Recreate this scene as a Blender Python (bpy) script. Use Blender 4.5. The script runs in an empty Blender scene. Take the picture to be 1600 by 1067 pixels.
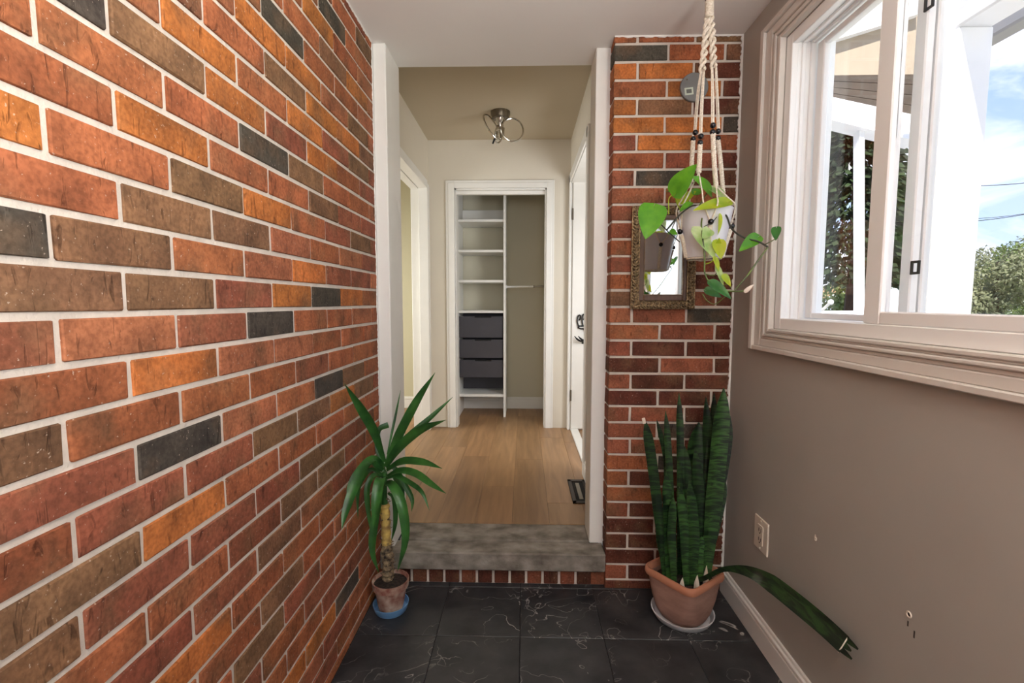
import bpy, bmesh, math, random
from mathutils import Vector, Matrix
random.seed(7)
SC = bpy.context.scene
COL = SC.collection

# ------------------------------------------------------------------ camera
CH = 1.205
F_PX, PITCH, YAW, ROLL = 753.7, 0.0811, 0.0256, 0.0015
c_, s_ = math.cos, math.sin
FWD = Vector((-s_(YAW)*c_(PITCH), c_(YAW)*c_(PITCH), -s_(PITCH)))
R0 = Vector((c_(YAW), s_(YAW), 0)); U0 = R0.cross(FWD)
RGT = R0*c_(ROLL) + U0*s_(ROLL); UPV = -R0*s_(ROLL) + U0*c_(ROLL)
cam_d = bpy.data.cameras.new('camera'); cam = bpy.data.objects.new('camera', cam_d); COL.objects.link(cam)
m3 = Matrix((RGT, UPV, -FWD)).transposed()
cam.matrix_world = Matrix.Translation((0, 0, CH)) @ m3.to_4x4()
cam_d.sensor_width = 36; cam_d.lens = F_PX/1600*36; cam_d.clip_start = 0.02; cam_d.clip_end = 500
SC.camera = cam

def ray(px, py):
    return FWD + RGT*((px-800)/F_PX) + UPV*((533.5-py)/F_PX)
def at(px, py, Y):
    """world point seen at a photograph pixel, standing at depth Y"""
    v = ray(px, py); v = v*(Y/v.y); return Vector((v.x, v.y, v.z+CH))
def atX(px, py, X):
    v = ray(px, py); v = v*(X/v.x); return Vector((v.x, v.y, v.z+CH))

# ------------------------------------------------------------------ world, light, exposure
SC.view_settings.view_transform = 'Standard'
SC.view_settings.look = 'None'
SC.view_settings.gamma = 1.0
SC.view_settings.use_curve_mapping = False
SC.view_settings.exposure = 0.35

W = bpy.data.worlds.new('sky'); SC.world = W; W.use_nodes = True
nt = W.node_tree; nt.nodes.clear()
def N(t, **kw):
    n = nt.nodes.new(t)
    for k, v in kw.items(): setattr(n, k, v)
    return n
tc = N('ShaderNodeTexCoord'); sep = N('ShaderNodeSeparateXYZ')
nt.links.new(tc.outputs['Generated'], sep.inputs[0])
ramp = N('ShaderNodeValToRGB')
ramp.color_ramp.elements[0].position = 0.0; ramp.color_ramp.elements[0].color = (0.55, 0.68, 0.90, 1)
ramp.color_ramp.elements[1].position = 0.55; ramp.color_ramp.elements[1].color = (0.13, 0.27, 0.70, 1)
nt.links.new(sep.outputs['Z'], ramp.inputs[0])
mp = N('ShaderNodeMapping'); mp.inputs['Scale'].default_value = (2.2, 2.2, 5.5); mp.inputs['Rotation'].default_value = (0.12, 0.1, 0.3)
nt.links.new(tc.outputs['Generated'], mp.inputs[0])
noi = N('ShaderNodeTexNoise'); noi.inputs['Scale'].default_value = 1.6; noi.inputs['Detail'].default_value = 7; noi.inputs['Roughness'].default_value = 0.58
noi.inputs['Distortion'].default_value = 0.5
nt.links.new(mp.outputs[0], noi.inputs[0])
cr = N('ShaderNodeValToRGB'); cr.color_ramp.elements[0].position = 0.45; cr.color_ramp.elements[1].position = 0.66
nt.links.new(noi.outputs[0], cr.inputs[0])
mix = N('ShaderNodeMixRGB'); mix.inputs[2].default_value = (1.0, 1.0, 1.0, 1)
nt.links.new(cr.outputs[0], mix.inputs[0]); nt.links.new(ramp.outputs[0], mix.inputs[1])
bg = N('ShaderNodeBackground'); bg.inputs[1].default_value = 1.4
nt.links.new(mix.outputs[0], bg.inputs[0])
wo = N('ShaderNodeOutputWorld'); nt.links.new(bg.outputs[0], wo.inputs[0])

def light_obj(name, kind, loc, rot, energy, color=(1, 1, 1), size=1.0, size_y=None, angle=None):
    d = bpy.data.lights.new(name, kind); d.energy = energy; d.color = color
    if kind == 'AREA':
        d.shape = 'RECTANGLE'; d.size = size; d.size_y = size_y or size
    if angle: d.angle = angle
    o = bpy.data.objects.new(name, d); COL.objects.link(o); o.location = loc; o.rotation_euler = rot
    return o
PI = math.pi
# sun high over the house roof, falls on the porch outside only
light_obj('sun', 'SUN', (0, 0, 8), Vector((.2, .65, -.73)).to_track_quat('-Z', 'Y').to_euler(), 6.5, (1.0, 0.95, 0.86), angle=0.02)
# added fill lamp in the made-up window beside the camera, aims up and -X
light_obj('fill_light_side', 'AREA', (0.93, -0.42, 1.60), (0, PI/2+1.05, 0), 84, (1.0, 0.975, 0.94), 0.86, 1.16)
# added fill lamp at the made-up entrance behind the camera, aims +Y and up
light_obj('fill_light_back', 'AREA', (0.05, -1.66, 1.60), (PI/2+.55, 0, 0), 16, (0.97, 0.98, 1.0), 1.1, 0.8)
# added fill lamps standing in for daylight in the two windowless side rooms
light_obj('fill_light_left_room', 'AREA', (-2.30, 3.30, 1.35), (0, -PI/2+.60, 0), 40, (0.98, 0.98, 0.96), 1.1, 1.1)
light_obj('fill_light_right_room', 'AREA', (1.08, 2.75, 1.35), Vector((-.82, .55, -.22)).to_track_quat('-Z', 'Y').to_euler(), 22, (0.92, 0.95, 1.0), 0.7, 1.0)

# ------------------------------------------------------------------ mesh helpers
class MB:
    def __init__(self): self.v = []; self.f = []
    def add(self, vs, fs):
        o = len(self.v); self.v += [Vector(p) for p in vs]; self.f += [tuple(i+o for i in f) for f in fs]; return self
    def box(self, x0, x1, y0, y1, z0, z1, b=0.0, M=None):
        cx, cy, cz = (x0+x1)/2, (y0+y1)/2, (z0+z1)/2
        hx, hy, hz = abs(x1-x0)/2, abs(y1-y0)/2, abs(z1-z0)/2
        b = min(b, hx*.9, hy*.9, hz*.9)
        vs, fs = cbox(hx, hy, hz, b)
        vs = [Vector(p)+Vector((cx, cy, cz)) for p in vs]
        if M is not None: vs = [M @ p for p in vs]
        return self.add(vs, fs)
    def lathe(self, prof, cx, cy, n=24, sx=1, sy=1):
        vs = []; fs = []
        for r, z in prof:
            for i in range(n):
                a = 2*PI*i/n; vs.append((cx+r*c_(a)*sx, cy+r*s_(a)*sy, z))
        for k in range(len(prof)-1):
            for i in range(n):
                j = (i+1) % n; fs.append((k*n+i, k*n+j, (k+1)*n+j, (k+1)*n+i))
        if prof[0][0] > 1e-6: fs.append(tuple(range(n-1, -1, -1)))
        if prof[-1][0] > 1e-6: fs.append(tuple((len(prof)-1)*n+i for i in range(n)))
        return self.add(vs, fs)
    def tube(self, pts, rad, n=8, cap=True, closed=False):
        pts = [Vector(p) for p in pts]
        m = len(pts)
        if not hasattr(rad, '__len__'): rad = [rad]*m
        vs = []; fs = []; prev = None
        for i, p in enumerate(pts):
            if closed: t = (pts[(i+1) % m]-pts[i-1])
            else: t = pts[min(i+1, m-1)]-pts[max(i-1, 0)]
            if t.length < 1e-9: t = Vector((0, 0, 1))
            t.normalize()
            if prev is None:
                u = t.orthogonal().normalized()
            else:
                u = prev - t*prev.dot(t)
                u = u.normalized() if u.length > 1e-6 else t.orthogonal().normalized()
            prev = u; w = t.cross(u)
            for k in range(n):
                a = 2*PI*k/n; vs.append(p+(u*c_(a)+w*s_(a))*rad[i])
        for i in range(m-1 if not closed else m):
            for k in range(n):
                l = (k+1) % n; i2 = (i+1) % m
                fs.append((i*n+k, i*n+l, i2*n+l, i2*n+k))
        if cap and not closed:
            fs.append(tuple(range(n-1, -1, -1))); fs.append(tuple((m-1)*n+k for k in range(n)))
        return self.add(vs, fs)
    def ball(self, c, rx, ry=None, rz=None, n=10, m=6, M=None):
        ry = ry or rx; rz = rz or rx; c = Vector(c); vs = []; fs = []
        for j in range(m+1):
            th = PI*j/m
            for i in range(n):
                a = 2*PI*i/n
                p = Vector((rx*s_(th)*c_(a), ry*s_(th)*s_(a), rz*c_(th)))
                if M is not None: p = M @ p
                vs.append(c+p)
        for j in range(m):
            for i in range(n):
                k = (i+1) % n; fs.append((j*n+i, (j+1)*n+i, (j+1)*n+k, j*n+k))
        return self.add(vs, fs)
    def frame(self, axis, at0, at1, outer, inner, b=0.0):
        """rectangular ring: axis 'x' or 'y' normal, outer/inner = (a0,a1,z0,z1)"""
        a0, a1, z0, z1 = outer; i0, i1, j0, j1 = inner
        for (p, q, r, s) in ((a0, i0, z0, z1), (i1, a1, z0, z1), (i0, i1, z0, j0), (i0, i1, j1, z1)):
            if abs(q-p) < 1e-6 or abs(s-r) < 1e-6: continue
            if axis == 'x': self.box(at0, at1, p, q, r, s, b)
            else: self.box(p, q, at0, at1, r, s, b)
        return self
    def mesh(self, name, org=Vector((0, 0, 0)), smooth=False):
        me = bpy.data.meshes.new(name)
        me.from_pydata([tuple(p-org) for p in self.v], [], self.f)
        bm = bmesh.new(); bm.from_mesh(me)
        bmesh.ops.remove_doubles(bm, verts=bm.verts, dist=1e-6)
        bmesh.ops.recalc_face_normals(bm, faces=bm.faces)
        if smooth:
            for f in bm.faces: f.smooth = True
            for e in bm.edges:
                if len(e.link_faces) == 2 and e.calc_face_angle(0) > math.radians(42): e.smooth = False
        bm.to_mesh(me); bm.free()
        return me
    def build(self, name, mat, parent=None, smooth=False, label=None):
        org = ORG.get(parent.name, Vector((0, 0, 0))) if parent is not None else Vector((0, 0, 0))
        me = self.mesh(name, org, smooth); me.materials.append(mat)
        o = bpy.data.objects.new(name, me); COL.objects.link(o)
        if parent is not None: o.parent = parent
        ORG[o.name] = org
        if label: o['label'] = label
        return o
ORG = {}
def cbox(hx, hy, hz, b):
    if b <= 0:
        vs = [(sx*hx, sy*hy, sz*hz) for sx in (-1, 1) for sy in (-1, 1) for sz in (-1, 1)]
        return vs, [(0, 1, 3, 2), (4, 6, 7, 5), (0, 4, 5, 1), (2, 3, 7, 6), (0, 2, 6, 4), (1, 5, 7, 3)]
    vs = []; ix = {}
    for sx in (-1, 1):
        for sy in (-1, 1):
            for sz in (-1, 1):
                for ax in 'xyz':
                    ix[(sx, sy, sz, ax)] = len(vs)
                    vs.append((sx*(hx-(0 if ax == 'x' else b)), sy*(hy-(0 if ax == 'y' else b)), sz*(hz-(0 if ax == 'z' else b))))
    fs = []
    for s in (-1, 1):
        fs.append([ix[(s, a, c, 'x')] for a, c in ((-1, -1), (1, -1), (1, 1), (-1, 1))])
        fs.append([ix[(a, s, c, 'y')] for a, c in ((-1, -1), (1, -1), (1, 1), (-1, 1))])
        fs.append([ix[(a, c, s, 'z')] for a, c in ((-1, -1), (1, -1), (1, 1), (-1, 1))])
    for s in (-1, 1):
        for t in (-1, 1):
            fs.append([ix[(s, t, -1, 'x')], ix[(s, t, 1, 'x')], ix[(s, t, 1, 'y')], ix[(s, t, -1, 'y')]])
            fs.append([ix[(s, -1, t, 'x')], ix[(s, 1, t, 'x')], ix[(s, 1, t, 'z')], ix[(s, -1, t, 'z')]])
            fs.append([ix[(-1, s, t, 'y')], ix[(1, s, t, 'y')], ix[(1, s, t, 'z')], ix[(-1, s, t, 'z')]])
    for a in (-1, 1):
        for b_ in (-1, 1):
            for c in (-1, 1):
                fs.append([ix[(a, b_, c, 'x')], ix[(a, b_, c, 'y')], ix[(a, b_, c, 'z')]])
    return vs, fs

def tag(o, label=None, cat=None, group=None, kind=None):
    if label: o['label'] = label
    if cat: o['category'] = cat
    if group: o['group'] = group
    if kind: o['kind'] = kind
    return o
def thing(name, loc, label, cat, group=None):
    o = bpy.data.objects.new(name, None); COL.objects.link(o); o.location = loc; o.empty_display_size = 0.05
    ORG[o.name] = Vector(loc)
    return tag(o, label, cat, group)
def struct(name, mb, mat, label=None, smooth=False, cat=None):
    o = mb.build(name, mat, None, smooth); return tag(o, label, cat, None, 'structure')
def catmull(P, n):
    P = [Vector(p) for p in P]; out = []
    Q = [P[0]*2-P[1]] + P + [P[-1]*2-P[-2]]
    segs = len(P)-1
    for i in range(n+1):
        t = i/n*segs; k = min(int(t), segs-1); u = t-k
        a, b, c, d = Q[k], Q[k+1], Q[k+2], Q[k+3]
        out.append(0.5*((2*b)+(c-a)*u+(2*a-5*b+4*c-d)*u*u+(3*b-a-3*c+d)*u**3))
    return out

# ------------------------------------------------------------------ materials
def lin(r, g, b):
    f = lambda v: (v/255/12.92) if v/255 <= 0.04045 else ((v/255+0.055)/1.055)**2.4
    return (f(r), f(g), f(b), 1)
def base_mat(name):
    m = bpy.data.materials.new(name); m.use_nodes = True
    return m, m.node_tree, m.node_tree.nodes['Principled BSDF']
def mat(name, col, rough=0.6, metal=0.0, var=0.0, scale=8.0, bump=0.0, bscale=60.0, col2=None, stretch=(1, 1, 1), spec=0.5, coat=0.0, detail=4):
    m, t, b = base_mat(name)
    b.inputs['Roughness'].default_value = rough; b.inputs['Metallic'].default_value = metal
    b.inputs['Base Color'].default_value = col; b.inputs['Specular IOR Level'].default_value = spec
    b.inputs['Coat Weight'].default_value = coat
    if var or bump:
        tcn = t.nodes.new('ShaderNodeTexCoord'); mpn = t.nodes.new('ShaderNodeMapping'); mpn.inputs['Scale'].default_value = stretch
        t.links.new(tcn.outputs['Object'], mpn.inputs[0])
    if var:
        n = t.nodes.new('ShaderNodeTexNoise'); n.inputs['Scale'].default_value = scale; n.inputs['Detail'].default_value = detail
        t.links.new(mpn.outputs[0], n.inputs[0])
        r = t.nodes.new('ShaderNodeValToRGB'); r.color_ramp.elements[0].position = 0.32; r.color_ramp.elements[1].position = 0.68
        c2 = col2 or tuple(list(max(0, x*(1-var)) for x in col[:3])+[1])
        r.color_ramp.elements[0].color = c2; r.color_ramp.elements[1].color = col
        t.links.new(n.outputs[0], r.inputs[0]); t.links.new(r.outputs[0], b.inputs['Base Color'])
    if bump:
        n2 = t.nodes.new('ShaderNodeTexNoise'); n2.inputs['Scale'].default_value = bscale; n2.inputs['Detail'].default_value = 5
        t.links.new(mpn.outputs[0], n2.inputs[0])
        bp = t.nodes.new('ShaderNodeBump'); bp.inputs['Strength'].default_value = bump; bp.inputs['Distance'].default_value = 0.004
        t.links.new(n2.outputs[0], bp.inputs['Height']); t.links.new(bp.outputs[0], b.inputs['Normal'])
    return m

def brick_mat():
    m, t, b = base_mat('fired_brick')
    b.inputs['Roughness'].default_value = 0.8; b.inputs['Specular IOR Level'].default_value = 0.2
    L = t.links.new; nn = t.nodes.new
    oi = nn('ShaderNodeObjectInfo'); tcn = nn('ShaderNodeTexCoord')
    rm = nn('ShaderNodeMath'); rm.operation = 'MULTIPLY'; rm.inputs[1].default_value = 37.0
    L(oi.outputs['Random'], rm.inputs[0])
    va = nn('ShaderNodeVectorMath'); va.operation = 'ADD'
    L(tcn.outputs['Object'], va.inputs[0]); L(rm.outputs[0], va.inputs[1])
    # blotches
    n1 = nn('ShaderNodeTexNoise'); n1.inputs['Scale'].default_value = 14; n1.inputs['Detail'].default_value = 5
    L(va.outputs[0], n1.inputs[0])
    r1 = nn('ShaderNodeValToRGB'); r1.color_ramp.elements[0].position = 0.3; r1.color_ramp.elements[1].position = 0.72
    r1.color_ramp.elements[0].color = (0.62, 0.60, 0.60, 1); r1.color_ramp.elements[1].color = (1.18, 1.12, 1.05, 1)
    L(n1.outputs[0], r1.inputs[0])
    nf = nn('ShaderNodeTexNoise'); nf.inputs['Scale'].default_value = 9; nf.inputs['Detail'].default_value = 3; L(va.outputs[0], nf.inputs[0])
    rf = nn('ShaderNodeValToRGB'); rf.color_ramp.elements[0].position = .50; rf.color_ramp.elements[1].position = .70
    rf.color_ramp.elements[1].color = (.6, .6, .6, 1); L(nf.outputs[0], rf.inputs[0])
    mf = nn('ShaderNodeMixRGB'); mf.inputs[2].default_value = lin(122, 96, 72); L(rf.outputs[0], mf.inputs[0]); L(oi.outputs['Color'], mf.inputs[1])
    mx = nn('ShaderNodeMixRGB'); mx.blend_type = 'MULTIPLY'; mx.inputs[0].default_value = 1.0
    L(mf.outputs[0], mx.inputs[1]); L(r1.outputs[0], mx.inputs[2])
    # dark fissures, mostly vertical
    mpn = nn('ShaderNodeMapping'); mpn.inputs['Scale'].default_value = (60, 60, 16); L(va.outputs[0], mpn.inputs[0])
    n2 = nn('ShaderNodeTexNoise'); n2.inputs['Scale'].default_value = 1.0; n2.inputs['Detail'].default_value = 3; n2.inputs['Distortion'].default_value = 1.2
    L(mpn.outputs[0], n2.inputs[0])
    r2 = nn('ShaderNodeValToRGB'); r2.color_ramp.elements[0].position = 0.30; r2.color_ramp.elements[1].position = 0.40
    r2.color_ramp.elements[0].color = (0.28, 0.25, 0.24, 1); r2.color_ramp.elements[1].color = (1, 1, 1, 1)
    L(n2.outputs[0], r2.inputs[0])
    mx2 = nn('ShaderNodeMixRGB'); mx2.blend_type = 'MULTIPLY'; mx2.inputs[0].default_value = 0.55
    L(mx.outputs[0], mx2.inputs[1]); L(r2.outputs[0], mx2.inputs[2])
    ng = nn('ShaderNodeTexNoise'); ng.inputs['Scale'].default_value = 130; ng.inputs['Detail'].default_value = 4; L(va.outputs[0], ng.inputs[0])
    rg_ = nn('ShaderNodeValToRGB'); rg_.color_ramp.elements[0].position = .34; rg_.color_ramp.elements[1].position = .62
    rg_.color_ramp.elements[0].color = (.66, .63, .60, 1); rg_.color_ramp.elements[1].color = (1.08, 1.07, 1.06, 1); L(ng.outputs[0], rg_.inputs[0])
    mg = nn('ShaderNodeMixRGB'); mg.blend_type = 'MULTIPLY'; mg.inputs[0].default_value = .8; L(mx2.outputs[0], mg.inputs[1]); L(rg_.outputs[0], mg.inputs[2]); mx2 = mg
    # pale grit specks
    n3 = nn('ShaderNodeTexNoise'); n3.inputs['Scale'].default_value = 190; n3.inputs['Detail'].default_value = 2
    L(va.outputs[0], n3.inputs[0])
    r3 = nn('ShaderNodeValToRGB'); r3.color_ramp.elements[0].position = 0.69; r3.color_ramp.elements[1].position = 0.75
    L(n3.outputs[0], r3.inputs[0])
    mx3 = nn('ShaderNodeMixRGB'); mx3.inputs[2].default_value = (0.62, 0.50, 0.40, 1)
    rr = nn('ShaderNodeMath'); rr.operation = 'MULTIPLY'; rr.inputs[1].default_value = 0.55
    L(r3.outputs[0], rr.inputs[0]); L(rr.outputs[0], mx3.inputs[0]); L(mx2.outputs[0], mx3.inputs[1])
    L(mx3.outputs[0], b.inputs['Base Color'])
    ad = nn('ShaderNodeMath'); ad.operation = 'MULTIPLY_ADD'; ad.inputs[1].default_value = 1.0
    sp = nn('ShaderNodeSeparateColor'); L(r2.outputs[0], sp.inputs[0])
    n4 = nn('ShaderNodeTexNoise'); n4.inputs['Scale'].default_value = 90; n4.inputs['Detail'].default_value = 6; L(va.outputs[0], n4.inputs[0])
    L(sp.outputs[0], ad.inputs[0]); L(n4.outputs[0], ad.inputs[2])
    bp = nn('ShaderNodeBump'); bp.inputs['Strength'].default_value = 0.55; bp.inputs['Distance'].default_value = 0.003
    L(ad.outputs[0], bp.inputs['Height']); L(bp.outputs[0], b.inputs['Normal'])
    return m
def marble_tile_mat():
    m, t, b = base_mat('black_marble_tile')
    b.inputs['Roughness'].default_value = 0.38
    L = t.links.new; nn = t.nodes.new
    oi = nn('ShaderNodeObjectInfo'); tcn = nn('ShaderNodeTexCoord')
    rm = nn('ShaderNodeMath'); rm.operation = 'MULTIPLY'; rm.inputs[1].default_value = 53.0; L(oi.outputs['Random'], rm.inputs[0])
    va = nn('ShaderNodeVectorMath'); va.operation = 'ADD'; L(tcn.outputs['Object'], va.inputs[0]); L(rm.outputs[0], va.inputs[1])
    n1 = nn('ShaderNodeTexNoise'); n1.inputs['Scale'].default_value = 9; n1.inputs['Detail'].default_value = 6; L(va.outputs[0], n1.inputs[0])
    r1 = nn('ShaderNodeValToRGB'); r1.color_ramp.elements[0].position = .3; r1.color_ramp.elements[1].position = .75
    r1.color_ramp.elements[0].color = lin(33, 35, 39); r1.color_ramp.elements[1].color = lin(66, 66, 67); L(n1.outputs[0], r1.inputs[0])
    # veins: narrow bands where a distorted noise crosses its middle
    def vein(scale, width, dist, lo):
        n = nn('ShaderNodeTexNoise'); n.inputs['Scale'].default_value = scale; n.inputs['Detail'].default_value = 3.5; n.inputs['Distortion'].default_value = dist
        L(va.outputs[0], n.inputs[0])
        s = nn('ShaderNodeMath'); s.operation = 'SUBTRACT'; s.inputs[1].default_value = lo; L(n.outputs[0], s.inputs[0])
        a = nn('ShaderNodeMath'); a.operation = 'ABSOLUTE'; L(s.outputs[0], a.inputs[0])
        r = nn('ShaderNodeMapRange'); r.inputs[1].default_value = 0; r.inputs[2].default_value = width; r.inputs[3].default_value = 1; r.inputs[4].default_value = 0
        L(a.outputs[0], r.inputs[0]); return r
    v1 = vein(3.2, 0.004, 1.0, 0.47); v2 = vein(7.5, 0.006, 0.6, 0.58)
    nm = nn('ShaderNodeTexNoise'); nm.inputs['Scale'].default_value = 5; L(va.outputs[0], nm.inputs[0])
    rm2 = nn('ShaderNodeMapRange'); rm2.inputs[1].default_value = .42; rm2.inputs[2].default_value = .62; L(nm.outputs[0], rm2.inputs[0])
    mxx = nn('ShaderNodeMath'); mxx.operation = 'MAXIMUM'; L(v1.outputs[0], mxx.inputs[0]); L(v2.outputs[0], mxx.inputs[1])
    mu = nn('ShaderNodeMath'); mu.operation = 'MULTIPLY'; L(mxx.outputs[0], mu.inputs[0]); L(rm2.outputs[0], mu.inputs[1])
    mu2 = nn('ShaderNodeMath'); mu2.operation = 'MULTIPLY'; mu2.inputs[1].default_value = .75; L(mu.outputs[0], mu2.inputs[0])
    mx = nn('ShaderNodeMixRGB'); mx.inputs[2].default_value = lin(200, 195, 190); L(mu2.outputs[0], mx.inputs[0]); L(r1.outputs[0], mx.inputs[1])
    L(mx.outputs[0], b.inputs['Base Color'])
    n5 = nn('ShaderNodeTexNoise'); n5.inputs['Scale'].default_value = 25; n5.inputs['Detail'].default_value = 5; L(va.outputs[0], n5.inputs[0])
    bp = nn('ShaderNodeBump'); bp.inputs['Strength'].default_value = .25; bp.inputs['Distance'].default_value = .004; L(n5.outputs[0], bp.inputs['Height']); L(bp.outputs[0], b.inputs['Normal'])
    return m
def plank_mat():
    m, t, b = base_mat('oak_plank')
    b.inputs['Roughness'].default_value = 0.42
    L = t.links.new; nn = t.nodes.new
    oi = nn('ShaderNodeObjectInfo'); tcn = nn('ShaderNodeTexCoord')
    rm = nn('ShaderNodeMath'); rm.operation = 'MULTIPLY'; rm.inputs[1].default_value = 41.0; L(oi.outputs['Random'], rm.inputs[0])
    va = nn('ShaderNodeVectorMath'); va.operation = 'ADD'; L(tcn.outputs['Object'], va.inputs[0]); L(rm.outputs[0], va.inputs[1])
    mpn = nn('ShaderNodeMapping'); mpn.inputs['Scale'].default_value = (26, 2.2, 10); L(va.outputs[0], mpn.inputs[0])
    n1 = nn('ShaderNodeTexNoise'); n1.inputs['Scale'].default_value = 1; n1.inputs['Detail'].default_value = 6; n1.inputs['Distortion'].default_value = .6; L(mpn.outputs[0], n1.inputs[0])
    r1 = nn('ShaderNodeValToRGB'); r1.color_ramp.elements[0].position = .3; r1.color_ramp.elements[1].position = .72
    r1.color_ramp.elements[0].color = (.72, .70, .68, 1); r1.color_ramp.elements[1].color = (1.12, 1.12, 1.12, 1); L(n1.outputs[0], r1.inputs[0])
    mx = nn('ShaderNodeMixRGB'); mx.blend_type = 'MULTIPLY'; mx.inputs[0].default_value = 1
    L(oi.outputs['Color'], mx.inputs[1]); L(r1.outputs[0], mx.inputs[2]); L(mx.outputs[0], b.inputs['Base Color'])
    return m
def snake_mat():
    m, t, b = base_mat('snake_plant_leaf')
    b.inputs['Roughness'].default_value = 0.42
    L = t.links.new; nn = t.nodes.new
    tcn = nn('ShaderNodeTexCoord')
    mpn = nn('ShaderNodeMapping'); mpn.inputs['Scale'].default_value = (9, 9, 55); L(tcn.outputs['Object'], mpn.inputs[0])
    n1 = nn('ShaderNodeTexNoise'); n1.inputs['Scale'].default_value = 1.6; n1.inputs['Detail'].default_value = 3; n1.inputs['Distortion'].default_value = .8; L(mpn.outputs[0], n1.inputs[0])
    r1 = nn('ShaderNodeValToRGB'); r1.color_ramp.elements[0].position = .42; r1.color_ramp.elements[1].position = .62
    r1.color_ramp.elements[0].color = lin(14, 36, 20); r1.color_ramp.elements[1].color = lin(58, 96, 46); L(n1.outputs[0], r1.inputs[0])
    oi = nn('ShaderNodeObjectInfo')
    mx = nn('ShaderNodeMixRGB'); mx.blend_type = 'MULTIPLY'; mx.inputs[0].default_value = 1
    L(oi.outputs['Color'], mx.inputs[1]); L(r1.outputs[0], mx.inputs[2]); L(mx.outputs[0], b.inputs['Base Color'])
    return m
def leaf_mat(name, col, col2, rough=.38, scale=20, transl=.12):
    m = mat(name, col, rough, var=.3, scale=scale, col2=col2)
    b = m.node_tree.nodes['Principled BSDF']
    out = m.node_tree.nodes['Material Output']
    tr = m.node_tree.nodes.new('ShaderNodeBsdfTranslucent'); tr.inputs[0].default_value = col
    mxs = m.node_tree.nodes.new('ShaderNodeMixShader'); mxs.inputs[0].default_value = transl
    m.node_tree.links.new(b.outputs[0], mxs.inputs[1]); m.node_tree.links.new(tr.outputs[0], mxs.inputs[2]); m.node_tree.links.new(mxs.outputs[0], out.inputs[0])
    return m
def glass_mat(name, tint=(1, 1, 1, 1), refl=1.0):
    m = bpy.data.materials.new(name); m.use_nodes = True; t = m.node_tree; t.nodes.clear()
    o = t.nodes.new('ShaderNodeOutputMaterial'); tr = t.nodes.new('ShaderNodeBsdfTransparent'); tr.inputs[0].default_value = tint
    gl = t.nodes.new('ShaderNodeBsdfGlossy'); gl.inputs['Roughness'].default_value = .02
    fr = t.nodes.new('ShaderNodeLayerWeight')
    pw = t.nodes.new('ShaderNodeMath'); pw.operation = 'POWER'; pw.inputs[1].default_value = 5.0; t.links.new(fr.outputs['Facing'], pw.inputs[0])
    mu = t.nodes.new('ShaderNodeMath'); mu.operation = 'MULTIPLY_ADD'; mu.inputs[1].default_value = .9*refl; mu.inputs[2].default_value = .03*refl
    mx = t.nodes.new('ShaderNodeMixShader')
    t.links.new(pw.outputs[0], mu.inputs[0]); t.links.new(mu.outputs[0], mx.inputs[0])
    t.links.new(tr.outputs[0], mx.inputs[1]); t.links.new(gl.outputs[0], mx.inputs[2]); t.links.new(mx.outputs[0], o.inputs[0])
    return m

M_BRICK = brick_mat(); M_TILE = marble_tile_mat(); M_PLANK = plank_mat(); M_SNAKE = snake_mat()
M_MORTAR = mat('mortar', lin(214, 203, 190), .9, var=.15, scale=25, bump=.5, bscale=140)
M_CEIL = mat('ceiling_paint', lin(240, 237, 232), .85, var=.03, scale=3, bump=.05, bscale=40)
M_TAUPE = mat('taupe_wall_paint', lin(176, 171, 162), .55, var=.06, scale=3.0, bump=.08, bscale=25)
M_HALL = mat('hall_wall_paint', lin(222, 214, 198), .7, var=.03, scale=3)
M_ROOM = mat('side_room_paint', lin(206, 200, 170), .7, var=.03, scale=3)
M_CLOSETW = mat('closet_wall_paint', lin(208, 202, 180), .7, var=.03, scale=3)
M_TRIM = mat('white_trim_paint', lin(236, 234, 228), .4, var=.03, scale=12)
M_CASE = mat('window_casing_paint', lin(216, 210, 202), .4, var=.03, scale=10)
M_VINYL = mat('white_vinyl', lin(240, 240, 238), .35)
M_MELA = mat('white_melamine', lin(238, 236, 230), .4)
M_GLASS = glass_mat('window_glass'); M_DUSTY = glass_mat('dusty_glass', (.93, .95, .95, 1), 1.3)
M_CONC = mat('worn_concrete', lin(156, 149, 138), .85, var=.4, scale=13, bump=.6, bscale=90, col2=lin(98, 90, 80), stretch=(1, 1.3, 1.3), detail=8)
M_GROUT = mat('dark_grout', lin(34, 34, 35), .9, var=.2, scale=40)
M_BLACK = mat('black_metal', lin(22, 22, 24), .45, .4)
M_CHROME = mat('chrome', lin(200, 196, 188), .16, 1.0)
M_SATIN = mat('satin_nickel', lin(120, 112, 98), .35, .9)
M_DRAWER = mat('charcoal_drawer', lin(66, 64, 70), .5, var=.12, scale=6)
M_SHADOW = mat('dark_slot', lin(20, 18, 16), .8)
M_CORD = mat('cotton_cord', lin(250, 240, 224), .9, var=.2, scale=160, bump=.8, bscale=420, col2=lin(220, 206, 184))
M_BEAD = mat('black_bead', lin(18, 18, 22), .25)
M_POTW = mat('white_ceramic', lin(226, 224, 230), .28, var=.05, scale=8)
M_SOIL = mat('potting_soil', lin(58, 44, 34), .95, var=.6, scale=90, bump=1.0, bscale=140, col2=lin(16, 12, 10))
M_TERRA = mat('terracotta', lin(168, 130, 114), .8, var=.28, scale=9, bump=.3, bscale=90, col2=lin(138, 104, 90), stretch=(1, 1, 3))
M_TERRA_RIM = mat('terracotta_rim', lin(188, 126, 96), .7, var=.15, scale=12, bump=.2, bscale=90)
M_OLDPOT = mat('limed_clay_pot', lin(190, 168, 150), .75, var=.5, scale=26, bump=.3, bscale=80, col2=lin(118, 52, 38), detail=6)
M_BLUE = mat('blue_plastic', lin(104, 150, 196), .35)
M_SAUCER = mat('grey_white_saucer', lin(205, 205, 208), .4)
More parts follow.
